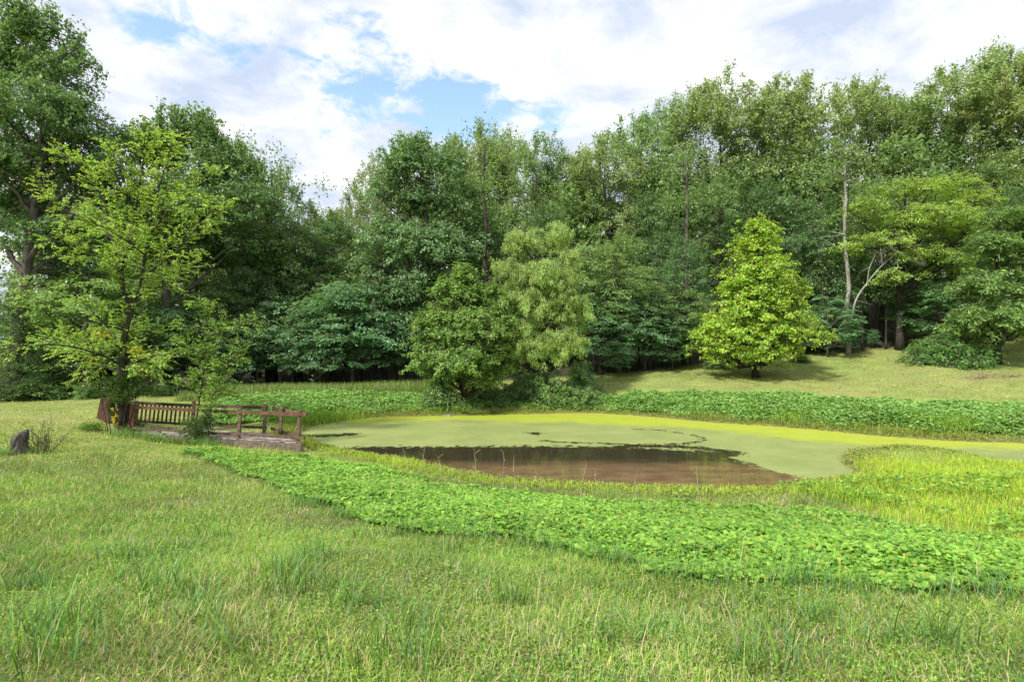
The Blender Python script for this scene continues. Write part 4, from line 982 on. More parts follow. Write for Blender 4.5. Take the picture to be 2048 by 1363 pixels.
# pale bare trunk right of the yellow tree
def bare_trunk(px, y0, y1, Y, rad, label, mat, lean=0):
    a = P(px, y0, Y); b = P(px + lean, y1, Y); g = float(H(a[0], Y)) - .1
    root = empty('tall_trunk', label, 'tree', (a[0], Y, g))
    n = 12; t = np.linspace(0, 1, n)[:, None]; p = np.concatenate([(b[:2] - a[:2]) * t, (b[2] - g) * t], 1); p[1:-1, :2] += np.random.default_rng(int(px)).normal(0, .05, (n - 2, 2))
    m_ = MB(); m_.tube(p, rad * (1 - .6 * t[:, 0]), 8)
    rr = np.random.default_rng(int(px) + 1)
    for _ in range(7):
        k = int(rr.integers(5, 11)); d = nrm(rr.normal(size=3) + np.array((0, 0, .6))); s = np.linspace(0, 1, 6)[:, None]; q = p[k] + d * rr.uniform(1, 2.4) * s + rr.normal(0, .06, (6, 3)) * s
        m_.tube(q, np.linspace(.05, .008, 6), 4, False)
    obj('trunk', m_.mesh('trunk', True), mat, root)
    V = []; lv = MB(); q = 1500; c = p[rr.integers(8, 12, 24)] + rr.normal(0, 1.0, (24, 3)); ci = rr.integers(0, 24, q)
    pos = c[ci] + rr.normal(0, .3, (q, 3)); lv.add(leaf_geo(pos, nrm(rr.normal(size=(q, 3))), nrm(rr.normal(size=(q, 3)) * .5 + (0, 0, 1)), np.full(q, .17), np.full(q, .10)), [quads(q)], rep4(mixcol(rr, q, mid, (1, 1, 1))))
    obj('crown', lv.mesh('crown'), M_leaf, root)


bare_trunk(1697, 700, 330, 33.2, .15, 'tall pale straight trunk right of the yellow tree', M_palebark, -8)
bare_trunk(1371, 700, 300, 32.6, .14, 'grey straight trunk left of the yellow tree', M_bark, 4)
bare_trunk(1765, 700, 420, 36, .15, 'dark leaning trunk inside the shaded gap of the wood', M_darkbark, -12)
bare_trunk(975, 770, 300, 31.5, .15, 'dark straight trunk between the broad oak and the willow', M_darkbark, -6)
bare_trunk(535, 770, 340, 33, .13, 'dark slim trunk in the wood above the deck end', M_darkbark, 8)

# fallen dead bough arching from the wood to the right
def dead_bough():
    root = empty('dead_bough', 'bare grey fallen bough leaning in the dark gap of the wood', 'branch', tuple(P(1703, 690, 32.4)))
    o = P(1703, 690, 32.4); m_ = MB(); r = np.random.default_rng(5)
    for pts, r0 in (([(1703, 640), (1712, 600), (1735, 565), (1765, 530), (1795, 505)], .06), ([(1735, 565), (1738, 540), (1748, 515), (1755, 500)], .035), ([(1765, 530), (1762, 505), (1760, 480)], .03), ([(1750, 549), (1790, 545), (1810, 530)], .025)):
        p = catmull([P(a, b, 32.4) - o for a, b in pts], 4, False); m_.tube(p, np.linspace(r0, r0 * .35, len(p)), 5)
        for _ in range(7):
            k = int(r.integers(2, len(p))); e = p[k] + nrm(r.normal(size=3) + np.array((.3, 0, .5))) * r.uniform(.4, 1.0); m_.tube(np.array([p[k], e]), (.014, .005), 3)
    obj('bough', m_.mesh('bough', True), M_palebark, root)
    root2 = empty('curved_limb', 'thick curved silver grey limb beneath the yellow green crown', 'branch', tuple(P(1800, 520, 32.6)), None); o = P(1800, 520, 32.6); m_ = MB()
    for pts, r0 in (([(1768, 470), (1778, 485), (1786, 500), (1802, 506), (1822, 520), (1850, 530)], .12), ([(1778, 462), (1795, 472), (1812, 480), (1830, 500), (1850, 530)], .11)):
        p = catmull([P(a, b, 32.6) - o for a, b in pts], 4, False); m_.tube(p, np.linspace(r0 * .6, r0, len(p)), 7)
    obj('bough', m_.mesh('bough', True), M_palebark, root2)


dead_bough()

# shrubs
SH = [
    ('shrub', 1130, 757, 25, 1.35, (1.1, 1.2, .9), 'low dense shrub at the foot of the willow'), ('shrub', 1175, 768, 24.6, 1.3, (1.0, 1.1, .85), 'rounded shrub right of the willow foot'),
    ('shrub', 1065, 762, 25.5, 1.2, (.8, .95, .8), 'shrub between the willow and the bushy tree'), ('shrub', 1010, 762, 24.6, 1.1, (.6, .8, .7), 'dark shrub under the bushy bank tree'),
    ('shrub', 885, 745, 24.0, 1.0, (1.1, 1.2, .9), 'climbing shrub against the left foot of the bank tree'),
    ('shrub', 1090, 735, 24.9, .9, (1.3, 1.4, 1.0), 'tall leafy shrub hiding the willow trunk'), ('shrub', 960, 752, 24.9, 1.2, (1.0, 1.1, .8), 'leafy shrub hiding the stem of the bushy bank tree'),
    ('shrub', 1040, 745, 25.2, 1.0, (.9, 1.0, .8), 'upright shrub in the gap between willow and bushy tree'), ('shrub', 1075, 728, 26, 1.1, (.8, .95, .8), 'dark shrub close behind the willow stem'), ('shrub', 1165, 715, 26.5, .8, (1.1, 1.3, 1.1), 'feathery light shrub right of the willow'),
    ('herb', 1835, 692, 29.8, 1.4, (1, 1, 1), 'leftmost pale herb clump at the right wood edge'), ('herb', 1868, 690, 30, 1.2, (1.1, 1.1, 1), 'pale herb clump beside the leftmost one'),
    ('herb', 1915, 686, 28.6, 1.2, (1.1, 1.15, 1), 'tall pale herb clump below the dark cedar'), ('herb', 1955, 692, 28.6, 1.3, (1.0, 1.1, .9), 'herb clump at the foot of the right hand tree'),
    ('shrub', 1880, 665, 31, 1.4, (1.1, 1.2, 1.0), 'leafy shrub behind the pale herbs'), ('shrub', 130, 745, 27, 1.6, (.7, .85, .7), 'dark shrub in the shade left of the deck tree'),
    ('shrub', 180, 760, 26, 1.3, (.9, 1.1, .9), 'green shrub behind the slatted deck panels'), ('shrub', 60, 755, 26, 1.8, (.6, .7, .6), 'dark shrub at the foot of the great oak'),
    ('shrub', 430, 750, 28, 1.5, (.6, .7, .6), 'dark shrub behind the deck end'), ('shrub', 330, 755, 27, 1.6, (.55, .65, .5), 'dark shrub behind the deck rail'),
    ('shrub', 1430, 715, 31, 1.7, (.6, .7, .6), 'dark shrub behind the left boughs of the yellow tree'), ('shrub', 1600, 705, 32, 1.7, (.6, .7, .6), 'dark shrub behind the right boughs of the yellow tree'),
]
for i, (k, px, top, Y, wf, tint, lab) in enumerate(SH):
    at_px(k, 'shrub' if k == 'shrub' else 'herb_clump', lab, px, top, Y, wf, i * 1.3, tint, None, 'shrub' if k == 'shrub' else 'plant')

# ------------------------------------------------------------------ branching young trees near the deck


def grow(limbs, seed, br_len=1.2, step=.2, tw_len=.45, leaf=.07, lw=.42, nl=16, cols=None, wts=None, start=.3, up=.35, lr=.02, dens=1.0, brk=1.0):
    """limbs: list of (pts Nx3, r0, r1, leafy from t)"""
    r = np.random.default_rng(seed); wood = MB(); P_ = []; D_ = []; N_ = []; hue = []
    for pts, r0, r1, t0 in limbs:
        p = catmull(pts, 5, False); L_ = np.concatenate([[0], np.cumsum(np.linalg.norm(np.diff(p, axis=0), axis=1))]); wood.tube(p, np.linspace(r0, r1, len(p)), 7 if r0 > .04 else 5)
        s = L_[-1] * t0
        while s < L_[-1]:
            q = np.array([np.interp(s, L_, p[:, k]) for k in range(3)]); q2 = np.array([np.interp(s + .05, L_, p[:, k]) for k in range(3)]); tg = nrm(q2 - q + 1e-6)
            rem = 1 - s / L_[-1]; bl = br_len * (.35 + .9 * rem) * r.uniform(.6, 1.2)
            d = nrm(r.normal(size=3)); d = nrm(d - tg * (d @ tg)); d = nrm(d + tg * .8 + np.array((0, 0, up)))
            n = 6; tt = np.linspace(0, 1, n)[:, None]; bp = q + d * bl * tt + np.array((0, 0, -.22)) * bl * tt ** 2 + r.normal(0, .015, (n, 3)) * tt
            wood.tube(bp, np.linspace(max(.012, r1), .004, n) * brk, 3, False)
            k = .05
            while k < 1:
                b0 = np.array([np.interp(k, tt[:, 0], bp[:, j]) for j in range(3)])
                sd = nrm(r.normal(size=3)); sd[2] *= .35; td = nrm(sd + d * .9 + np.array((0, 0, -.05))); tl = tw_len * (.5 + .7 * (1 - k)) * r.uniform(.6, 1.2)
                wood.tube(np.array([b0, b0 + td * tl * .5, b0 + td * tl + np.array((0, 0, -.15 * tl))]), (.005, .004, .002), 3, False)
                m_ = max(3, int(nl * dens * tl / tw_len)); u = r.random(m_); pp = b0 + td * tl * u[:, None] + np.array((0, 0, -.15 * tl)) * (u ** 2)[:, None]
                sgn = np.where(r.random(m_) < .5, -1, 1)[:, None]; ls = nrm(np.cross(td, (0, 0, 1.0)) * sgn + td * .7 + r.normal(0, .25, (m_, 3)) + np.array((0, 0, -.25)))
                P_.append(pp); D_.append(ls); N_.append(nrm(np.array((0, 0, 1.0)) + r.normal(0, .45, (m_, 3)))); hue.append(np.full(m_, r.uniform(.8, 1.2)))
                k += .10 / bl * (tw_len / .45)
            s += step * r.uniform(.6, 1.4)
    pos = np.concatenate(P_); d = np.concatenate(D_); no = np.concatenate(N_); m_ = len(pos); Ls = leaf * r.uniform(.6, 1.3, m_)
    lv = MB(); lv.add(leaf_geo(pos, d, no, Ls, Ls * lw, .15), [quads(m_)], rep4(mixcol(r, m_, cols, wts) * np.concatenate(hue)[:, None]))
    return wood.mesh('trunk', True), lv.mesh('crown')


def px_limbs(base, rows):
    out = []
    for pts, r0, r1, t0 in rows: out.append((np.array([P(a, b, Y) - base for a, b, Y in pts]), r0, r1, t0))
    return out


def deck_tree():
    Y = 17.0; b = P(243, 830, Y); b[2] = float(H(b[0], b[1]))
    rows = [([(243, 850, 17), (243, 760, 17), (244, 700, 17), (256, 640, 17), (262, 622, 17)], .10, .075, .55),
            ([(262, 622, 17), (240, 560, 17), (225, 480, 17.2), (205, 400, 17.4), (170, 340, 17.5), (105, 300, 17.6)], .06, .012, .1),
            ([(248, 590, 17), (245, 530, 16.9), (262, 470, 16.8), (275, 400, 16.7), (285, 330, 16.6), (290, 268, 16.5)], .05, .010, .1),
            ([(262, 622, 17), (277, 580, 16.8), (290, 510, 16.6), (300, 440, 16.5), (325, 350, 16.3), (345, 285, 16.2)], .055, .010, .1),
            ([(283, 555, 16.8), (320, 530, 16.5), (350, 505, 16.3), (400, 450, 16.1), (455, 415, 16)], .035, .008, .1),
            ([(300, 470, 16.6), (345, 410, 16.8), (395, 365, 17), (440, 345, 17.2)], .03, .008, .1),
            ([(225, 480, 17.2), (180, 440, 17.5), (130, 420, 17.8), (75, 360, 18)], .03, .008, .1),
            ([(240, 540, 17), (190, 510, 16.6), (140, 490, 16.3), (90, 475, 16)], .03, .008, .15),
            ([(270, 420, 16.8), (240, 370, 16.4), (220, 320, 16.2), (212, 285, 16)], .025, .007, .1),
            ([(300, 440, 16.5), (380, 400, 16), (430, 430, 15.8)], .025, .007, .2),
            ([(290, 510, 16.6), (250, 480, 15.9), (200, 450, 15.4)], .025, .007, .2),
            ([(262, 600, 17), (300, 580, 17.6), (345, 560, 18), (400, 520, 18.3)], .03, .008, .2),
            ([(245, 660, 17), (200, 640, 16.6), (170, 600, 16.3)], .025, .008, .2),
            ([(245, 690, 17), (290, 665, 17.4), (330, 650, 17.8)], .025, .008, .2),
            ([(244, 730, 17), (190, 705, 16.4), (120, 690, 16), (50, 692, 15.6), (-15, 700, 15.4)], .035, .008, .15),
            ([(244, 745, 17), (200, 730, 17.5), (160, 710, 18), (120, 700, 18.5)], .03, .008, .2),
            ([(244, 735, 17), (290, 715, 16.6), (340, 710, 16.4), (372, 712, 16.2)], .035, .008, .1),
            ([(243, 770, 17), (280, 745, 17.3), (310, 730, 17.5)], .02, .006, .2),
            ([(243, 700, 17), (225, 670, 17.8), (200, 640, 18.3)], .02, .006, .2),
            ([(285, 330, 16.6), (320, 290, 16.9), (350, 272, 17)], .02, .006, .1)]
    cols = C3((.36, .56, .12), (.46, .64, .14), (.26, .45, .09), (.50, .58, .16))
    pr = grow(px_limbs(b, rows), 31, .95, .15, .40, .085, .44, 17, cols, (1, .8, .8, .15))
    root = empty('deck_tree', 'airy yellow green tree growing up through the slatted deck entrance', 'tree', tuple(b))
    obj('trunk', pr[0], M_darkbark, root); o = obj('crown', pr[1], M_leaf, root)
    # sapling through the deck
    b = P(398, 885, 15.8); b[2] = float(H(b[0], b[1])) - .05
    rows = [([(398, 900, 15.8), (392, 850, 15.8), (402, 780, 15.8), (410, 720, 15.8), (414, 660, 15.8), (420, 600, 15.8)], .03, .006, .33),
            ([(404, 770, 15.8), (430, 750, 15.6), (460, 720, 15.5), (485, 700, 15.4)], .015, .005, .2), ([(412, 690, 15.8), (450, 660, 15.7), (490, 645, 15.6), (518, 640, 15.6)], .014, .005, .2),
            ([(408, 730, 15.8), (380, 700, 16), (350, 690, 16.2)], .012, .005, .3), ([(414, 670, 15.8), (385, 655, 15.6), (360, 655, 15.5)], .012, .005, .3), ([(402, 790, 15.8), (375, 775, 15.6), (355, 770, 15.5)], .012, .005, .3),
            ([(400, 800, 15.8), (440, 790, 15.9), (470, 775, 16)], .012, .005, .3), ([(420, 640, 15.8), (400, 610, 15.8), (395, 600, 15.7)], .01, .004, .2), ([(414, 890, 15.6), (425, 800, 15.6), (450, 740, 15.5)], .016, .005, .35)]
    pr = grow(px_limbs(b, rows), 32, .62, .10, .30, .075, .44, 14, C3((.27, .45, .09), (.35, .53, .11), (.19, .34, .06)), (1, .8, .6))
    root = empty('deck_sapling', 'young green sapling growing up through the deck boards', 'sapling', tuple(b)); obj('trunk', pr[0], M_darkbark, root); obj('crown', pr[1], M_leaf, root)


deck_tree()


def bush_at(name, label, cx, cy, Y, blobs, nleaf, leaf, cols, wts, seed, cat='shrub', lw=.6, mat=None, lift=None):
    r = np.random.default_rng(seed); b = P(cx, cy, Y); b[2] = float(H(b[0], b[1])) if lift is None else lift
    root = empty(name, label, cat, tuple(b)); w = MB(); lv = MB()
    for (a, q, dy, rx, rz) in blobs:
        c = P(a, q, Y + dy) - b; R = rx / FPX * Y; Rz = rz / FPX * Y
        s = np.linspace(0, 1, 5)[:, None]; pth = np.array((c[0] * .3, c[1] * .3, 0)) * (1 - s) + c * s + r.normal(0, .02, (5, 3)) * s; w.tube(pth, np.linspace(.015, .005, 5), 4)
        n = int(nleaf * rx * rz / 300); ci = c + nrm(r.normal(size=(14, 3))) * np.array((R, R, Rz)) * r.uniform(.3, .95, (14, 1))
        for e in ci: w.tube(np.array([c, (c + e) / 2 + r.normal(0, .02, 3), e]), (.006, .005, .003), 3)
        k = r.integers(0, 14, n); pos = ci[k] + r.normal(size=(n, 3)) * np.array((R, R, Rz)) * .28
        lv.add(leaf_geo(pos, nrm(r.normal(size=(n, 3)) + (0, 0, -.2)), nrm(r.normal(size=(n, 3)) * .6 + (0, 0, 1)), leaf * r.uniform(.6, 1.3, n), leaf * lw * r.uniform(.8, 1.2, n)), [quads(n)], rep4(mixcol(r, n, cols, wts)))
    obj('stems', w.mesh('stems', True), M_darkbark, root); obj('foliage', lv.mesh('foliage'), M_leaf, root)


bush_at('climbing_shrub', 'dark leafed shrub sprawling over the deck entrance posts', 246, 850, 16.9, [(250, 775, 0, 34, 16), (220, 765, 0, 26, 16), (275, 780, 0, 26, 14), (246, 795, -.1, 28, 12), (225, 820, .1, 10, 25), (262, 760, 0, 25, 14)], 900, .06, C3((.075, .15, .03), (.12, .2, .04), (.05, .11, .025)), (1, 1, .6), 41)
bush_at('small_shrub', 'small dark shrub growing in the deck beside the sapling stem', 398, 880, 15.8, [(385, 850, 0, 25, 20), (410, 845, 0, 18, 24), (395, 870, .2, 22, 12)], 700, .05, C3((.07, .15, .04), (.11, .2, .05)), (1, 1), 42)
bush_at('corner_shrub', 'low shrub inside the reddish deck corner post', 285, 870, 17.2, [(280, 850, 0, 16, 14), (295, 862, 0, 20, 9)], 700, .05, C3((.08, .16, .045), (.12, .2, .06)), (1, 1), 43)
bush_at('front_weeds', 'weedy clump growing in front of the deck edge', 330, 885, 15.4, [(310, 884, 0, 24, 7), (345, 888, 0, 24, 8), (375, 890, 0, 14, 10)], 800, .06, C3((.12, .22, .045), (.18, .28, .06)), (1, 1), 44, 'plant')
bush_at('entrance_weeds', 'fresh green weeds beside the far slatted deck panel', 200, 850, 17.2, [(190, 850, 0, 26, 9), (170, 857, 0, 18, 7)], 700, .06, C3((.18, .32, .05), (.22, .38, .06)), (1, 1), 45, 'plant')
bush_at('yellow_vine', 'vine with bright yellow leaves on the deck tree trunk', 232, 850, 16.6, [(198, 668, 0, 18, 12), (272, 705, 0, 26, 12), (290, 742, 0, 14, 7), (185, 720, 0, 8, 5), (228, 830, 0, 6, 18)], 38, .11, C3((.55, .46, .03), (.42, .45, .05)), (1, .5), 46, 'vine', .85)

# ------------------------------------------------------------------ deck


def build_deck():
    FR = np.array((-5.60, 15.0)); FL = np.array((-11.45, 17.0)); BR = np.array((-7.05, 16.45)); BL = FL + (BR - FR) * 1.06
    base = np.array((FR[0], FR[1], 0.0)); zR, zL = .34, .30
    u = FL - FR; v = BR - FR

    def pt(a, b, z):  # a: along right->left, b: front->back
        q = FR + u * a + v * b; return np.array((q[0], q[1], z + (zL - zR) * a)) - base
    root = empty('deck', 'old weathered wooden pond deck with leaning reddish railings', 'deck', tuple(base))
    tilt = np.array((-.055, .0, 0))      # posts lean
    nb = 38; dk = MB(); r = np.random.default_rng(3)
    for k in range(nb):
        a = (k + .5) / nb * .99 - .0; j = r.normal(0, .004)
        if k in (24, 29): continue
        wv = np.linalg.norm(u) / nb - .008
        h_ = wv / np.linalg.norm(u) / 2; b0 = -.012; b1 = 1.0 + r.uniform(-.004, .012)
        Vb = np.array([pt(aa, bb, zR - zz + j) for zz in (.037, .002) for aa, bb in ((a - h_, b0), (a + h_, b0), (a + h_, b1), (a - h_, b1))])
        dk.add(Vb, [np.array([[0, 1, 2, 3], [7, 6, 5, 4], [4, 5, 1, 0], [5, 6, 2, 1], [6, 7, 3, 2], [7, 4, 0, 3]])], np.full(3, r.uniform(.7, 1.15)))
    obj('decking', dk.mesh('decking'), M_decking, root)
    f = MB(); f.beam(pt(-.004, -.025, zR - .16), pt(.36, -.025, zR - .16), .04, .235); f.beam(pt(.365, -.025, zR - .16), pt(1, -.025, zR - .16), .04, .235, col=(.8, .8, .8))
    f.beam(pt(-.012, -.02, zR - .16), pt(-.012, 1.02, zR - .16), .04, .235); f.beam(pt(0, 1.025, zR - .16), pt(1, 1.025, zR - .16), .04, .235)
    obj('fascia', f.mesh('fascia'), M_greywood, root)
    ph = .84

    def post(a, b, col=(1, 1, 1), mat=M_greywood, h=ph, down=.4, w=.08):
        m_ = MB(); p0 = pt(a, b, zR - down); p1 = pt(a, b, zR + h) + tilt * (h + down) * -1.0 * 1.2; m_.beam(p0, p1, w, w, up=(0, 1, 0), col=col); return obj('post', m_.mesh('post'), mat, root), p1
    red = (1.25, .95, .9)
    fp = [post(0.015, -.0, (1, .9, .85)), post(.335, -.0, (1.05, .9, .85)), post(.985, .0, (1.4, 1.3, 1.2), M_redwood, .80, .45, .13)]
    bp = [post(.985, 1, (1, .9, .85), M_redwood), post(.47, 1.0, (1.1, .85, .8)), post(.03, 1.0, (1.1, .95, .9)), post(.02, .52, (.9, .85, .8))]
    lean = lambda h: tilt * (h + .4) * -1.2

    def rail(nm, a0, b0, a1, b1, h, w, t, mat, off=0.0, col=(1, 1, 1), e=.06):
        m_ = MB(); qa = pt(a0, b0 + off, zR + h) + lean(h); qb = pt(a1, b1 + off, zR + h) + lean(h); qm = (qa + qb) / 2 + np.array((0, 0, -.018)); m_.beam(qa, qm, t, w, col=col, e0=e, e1=.0); m_.beam(qm + np.array((0, .001, .0)), qb, t * .97, w * .97, col=np.array(col) * .88, e1=e); obj(nm, m_.mesh(nm), mat, root)
    rail('top_rail', 0, -.045, .99, -.045, .735, .085, .045, M_redwood, col=(1.25, 1.15, 1.1), e=.09)
    rail('bottom_rail', 0, -.045, .99, -.045, .12, .075, .04, M_greywood, col=(.8, .66, .58), e=.06)
    rail('top_rail', .02, 1.045, 1.0, 1.045, .72, .09, .04, M_greywood, col=(.65, .6, .55))
    rail('bottom_rail', .02, 1.045, 1.0, 1.045, .14, .07, .04, M_greywood, col=(.6, .5, .45))
    rail('top_rail', -.012, 0, -.012, 1, .74, .08, .04, M_greywood, col=(.9, .8, .72), e=.02)
    rail('bottom_rail', -.012, 0, -.012, 1, .14, .075, .04, M_greywood, col=(.7, .6, .5), e=.02)
    for k in range(17):
        a = .50 + k * .0288; m_ = MB(); m_.beam(pt(a, 1.02, zR + .10) + lean(.1), pt(a, 1.02, zR + .70) + lean(.7) + np.array((.03, 0, 0)), .045, .03, up=(0, 1, 0), col=(.8, .7, .65)); obj('baluster', m_.mesh('baluster'), M_redwood, root)
    # two densely slatted entrance panels across the left end
    for (a0, b0, a1, b1, n, hh) in ((1.005, .06, 1.02, .50, 9, .80), (1.035, 1.02, 1.075, 1.50, 9, .78)):
        m_ = MB()
        for k in range(n):
            t = k / (n - 1); a = a0 + (a1 - a0) * t; b = b0 + (b1 - b0) * t
            m_.beam(pt(a, b, zR - .28) + lean(-.28) * .5 + np.array((-.10, 0, 0)), pt(a, b, zR + hh) + lean(hh) + np.array((.06, 0, 0)), .06, .035, up=(0, 1, 0), col=np.array((1, .95, .95)) * (.75 + .3 * (k % 2)))
        m_.beam(pt(a0, b0, zR + hh - .06) + lean(hh) + np.array((.07, .04, 0)), pt(a1, b1, zR + hh - .06) + lean(hh) + np.array((.07, .04, 0)), .03, .08)
        m_.beam(pt(a0, b0, zR + .06) + lean(.1) + np.array((.02, .04, 0)), pt(a1, b1, zR + .06) + lean(.1) + np.array((.02, .04, 0)), .03, .08)
        obj('slat_panel', m_.mesh('slat_panel'), M_redwood, root)
    # loose broken pale boards lying on the deck
    for (a0, b0, a1, b1, w, lab) in ((.88, .35, .60, .30, .10, 'splintered pale board lying along the left of the deck'), (.64, .55, .50, .15, .06, 'thin broken batten lying across the deck beside the sapling')):
        m_ = MB(); p0 = pt(a0, b0, zR + .035); p1 = pt(a1, b1, zR + .03); o0 = p0.copy(); m_.beam(p0 - o0, (p0 + p1) / 2 - o0 + np.array((0, 0, .01)), w, .025); m_.beam((p0 + p1) / 2 - o0 + np.array((0.002, .02, .022)), p1 - o0 + np.array((0, 0.02, .012)), w * .8, .02)
        o = obj('loose_board', m_.mesh('loose_board'), M_pale, None, tuple(o0 + base)); tag(o, lab, 'board')


M_pale = solid_mat('bleached_wood', (.45, .40, .36), (.62, .57, .52), (2, 2, 2), 6, .8, .2)
build_deck()

# ------------------------------------------------------------------ stump, bare shrub, stalks, debris


def build_small():
    r = np.random.default_rng(8)
    g = gpx(36, 908); b = np.array((g[0], g[1], float(H(*g)) - .03)); root = empty('tree_stump', 'short grey broken tree stump in the lawn near the left edge', 'stump', tuple(b))
    m_ = MB(); ns = 18; hs = np.array([0, .08, .2, .33, .43, .46]); rd = np.array([.20, .15, .135, .13, .125, .10]); V = []
    for h, q in zip(hs, rd):
        for k in range(ns):
            a = k * 2 * pi / ns; rr = q * (1 + .14 * math.sin(3 * a + 1) + .09 * math.sin(7 * a + h * 9) + r.normal(0, .02)); top = (.06 * math.cos(a - .6) + .03 * math.sin(5 * a)) * (h / .46) ** 2
            V.append((rr * math.cos(a) + h * .12, rr * math.sin(a), h + top + (r.normal(0, .012) if h > .4 else 0)))
    V = np.array(V); i = np.arange(len(hs) - 1)[:, None] * ns; j = np.arange(ns)[None]; F = np.stack([i + j, i + (j + 1) % ns, i + ns + (j + 1) % ns, i + ns + j], -1).reshape(-1, 4)
    m_.add(V, [F, (np.arange(ns) + (len(hs) - 1) * ns)[None]]); obj('stump_wood', m_.mesh('stump_wood', False), solid_mat('stump_bark', (.03, .026, .022), (.15, .13, .115), (1, 1, .3), 14, .9, .9), root)

    def twigs(name, label, px, py, n, hgt, spread, seed, leaves=0):
        r = np.random.default_rng(seed); g = gpx(px, py); b = np.array((g[0], g[1], float(H(*g)) - .02)); root = empty(name, label, 'shrub', tuple(b)); w = MB(); lv = MB(); pts = []
        for _ in range(n):
            d = nrm(np.array((r.normal(0, spread), r.normal(0, spread), 1.0))); L_ = hgt * r.uniform(.5, 1.1); o = np.array((r.normal(0, .10), r.normal(0, .08), 0)); s = np.linspace(0, 1, 6)[:, None]
            p = o + d * L_ * s + r.normal(0, .025, (6, 3)) * s; w.tube(p, np.linspace(.007, .002, 6), 4)
            for _ in range(4):
                k = int(r.integers(2, 6)); e = p[k] + nrm(d + r.normal(0, .6, 3)) * r.uniform(.08, .28); w.tube(np.array([p[k], e]), (.003, .0015), 3); pts.append(e); pts.append(p[k])
        obj('stems', w.mesh('stems'), solid_mat('twig_wood', (.06, .045, .035), (.14, .11, .085), (1, 1, 1), 20, .9, .1), root)
        if leaves:
            pts = np.array(pts); k = r.integers(0, len(pts), leaves); pos = pts[k] * np.array((1, 1, .6)) + r.normal(0, .05, (leaves, 3)); lv.add(leaf_geo(pos, nrm(r.normal(size=(leaves, 3))), nrm(r.normal(size=(leaves, 3)) + (0, 0, 1)), np.full(leaves, .04), np.full(leaves, .025)), [quads(leaves)], rep4(mixcol(r, leaves, C3((.12, .20, .05), (.2, .22, .08)), (1, 1))))
            obj('foliage', lv.mesh('foliage'), M_leaf, root)
    twigs('twiggy_shrub', 'bare twiggy shrub right of the tree stump', 85, 905, 26, .75, .45, 3, 260)
    twigs('twiggy_shrub', 'thin twigs rising left of the tree stump', 8, 900, 9, .6, .5, 4, 60)
    twigs('twiggy_shrub', 'sparse twigs between the stump and the bare shrub', 60, 905, 8, .45, .5, 5, 120)
    # dry stalks on the near bank
    st = [(665 + 600 - 620 + 12, 0)]
    stalks = [(957, 965, 893, 'tallest pale dry stalk standing against the brown water'), (820, 945, 893, 'thin dry stalk at the left end of the brown water'), (838, 948, 888, 'thin dark stalk just right of the leftmost pair'), (1004, 985, 905, 'slender dry stalk left of the water middle'),
              (1030, 990, 912, 'short dry stalk leaning near the water middle'), (1108, 1000, 938, 'dry stalk leaning right before the water'), (1160, 1000, 925, 'dry stalk before the middle of the brown water'), (1195, 1005, 940, 'short stalk right of the water middle'),
              (1395, 1010, 935, 'thin stalk before the right part of the water'), (1568, 1040, 975, 'grey stalk near the dark green tuft'), (1535, 1050, 985, 'long stalk leaning left among the leafy vines'), (1380, 1040, 1000, 'short crooked stalk in the leafy vines'), (1745, 1060, 1030, 'small stalk before the yellow grass'), (1815, 1065, 1010, 'thin leaning stalk in the yellow grass'), (890, 960, 915, 'fine dry stalk left of the tallest one'), (1270, 1003, 950, 'fine stalk right of centre at the water edge')]
    for i, (px, y0, y1, lab) in enumerate(stalks):
        g = gpx(px, y0 + 12); z0 = float(H(*g)); h = (CAMZ - (y1 - 681.5) / FPX * g[1]) - z0; m_ = MB(); ln = r.normal(0, .12) if i not in (5, 10) else .5 * (-1 if i == 5 else 1)
        s = np.linspace(0, 1, 7)[:, None]; p = np.concatenate([ln * h * s + r.normal(0, .01, (7, 1)), r.normal(0, .012, (7, 1)), h * s], 1); p[0] = 0; m_.tube(p, np.linspace(.007, .003, 7), 5)
        for _ in range(5): k = int(r.integers(3, 7)); e = p[k] + np.array((r.normal(0, .05), r.normal(0, .03), r.uniform(.02, .09))); m_.tube(np.array([p[k], e]), (.0035, .002), 3)
        o = obj('dry_stalk', m_.mesh('dry_stalk'), M_dry, None, (g[0], g[1], z0)); tag(o, lab, 'stalk', 'dry stalks on the near bank')
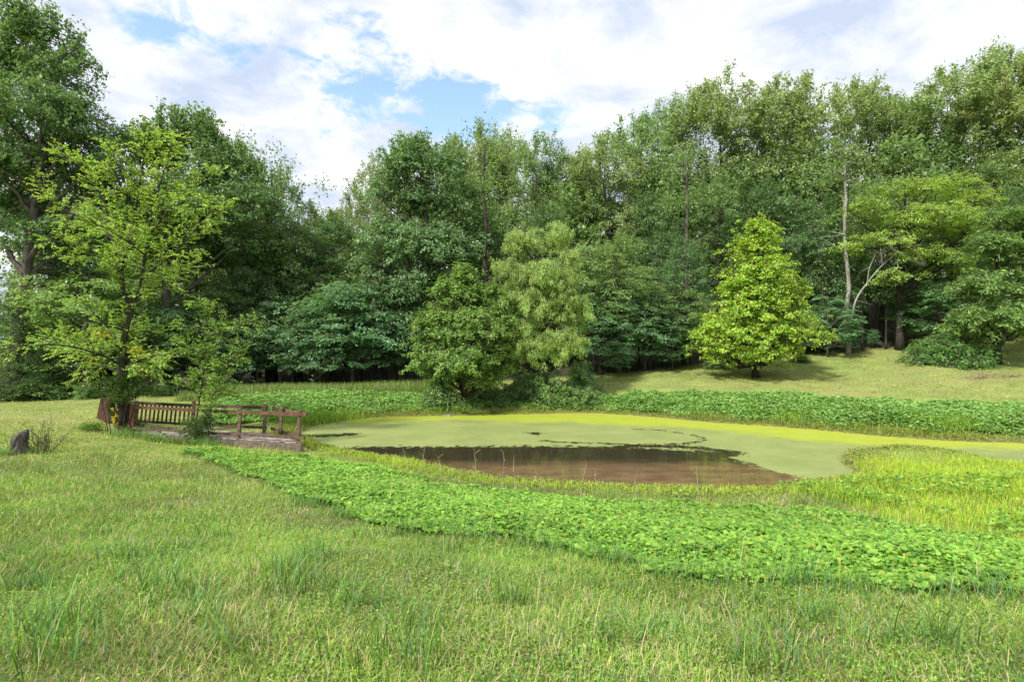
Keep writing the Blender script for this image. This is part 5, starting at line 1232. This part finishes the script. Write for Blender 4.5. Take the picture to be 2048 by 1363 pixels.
    # cut brush lying on the right slope
    def brush(a0, a1, y0, y1, n, label):
        g0 = gpx(a0, y0); g1 = gpx(a1, y1); b = np.array((g0[0], g0[1], float(H(*g0)))); m_ = MB()
        for _ in range(n):
            t = r.random(); q = g0 + (g1 - g0) * t + r.normal(0, .18, 2); z = float(H(*q)) + r.uniform(.03, .16); a = r.normal(0, .5); L_ = r.uniform(.25, .9); d = np.array((math.cos(a), math.sin(a), r.normal(0, .12))) * L_
            m_.tube(np.array([q[0], q[1], z]) - b + np.outer(np.array([-.5, 0, .5]), d) + r.normal(0, .02, (3, 3)), (.010, .008, .004), 4, col=np.array((1, .85, .8)) * r.uniform(.5, 1.1))
        o = obj('brush_pile', m_.mesh('brush_pile'), M_dry, None, tuple(b)); tag(o, label, 'brush')
    brush(1895, 1960, 733, 720, 45, 'small heap of reddish dead branches below the right hand tree')
    brush(1935, 2050, 757, 753, 70, 'long low row of cut dead brush on the right slope')
    # stone at the foot of the bank tree, and log on the far shore
    for (px, py, s, lab) in ((942, 806, .28, 'grey stone at the foot of the bushy bank tree'), (895, 834, .14, 'small dark stone at the far water edge')):
        g = gpx(px, py); m_ = MB(); n1, n2 = 9, 14; V = []
        for i in range(n1):
            th = pi * i / (n1 - 1)
            for j in range(n2):
                ph = 2 * pi * j / n2; q = s * (1 + .18 * math.sin(2 * ph + th * 2) + .1 * math.sin(5 * ph) * math.sin(th)); V.append((q * math.sin(th) * math.cos(ph) * 1.3, q * math.sin(th) * math.sin(ph), q * .55 * math.cos(th)))
        i = np.arange(n1 - 1)[:, None] * n2; j = np.arange(n2)[None]; F = np.stack([i + j, i + n2 + j, i + n2 + (j + 1) % n2, i + (j + 1) % n2], -1).reshape(-1, 4)
        m_.add(np.array(V), [F]); o = obj('stone', m_.mesh('stone', True), solid_mat('stone_grey', (.12, .10, .09), (.28, .24, .22), (1, 1, 1), 8, .9, .6), None, (g[0], g[1], float(H(*g)) + s * .2)); tag(o, lab, 'stone')


build_small()
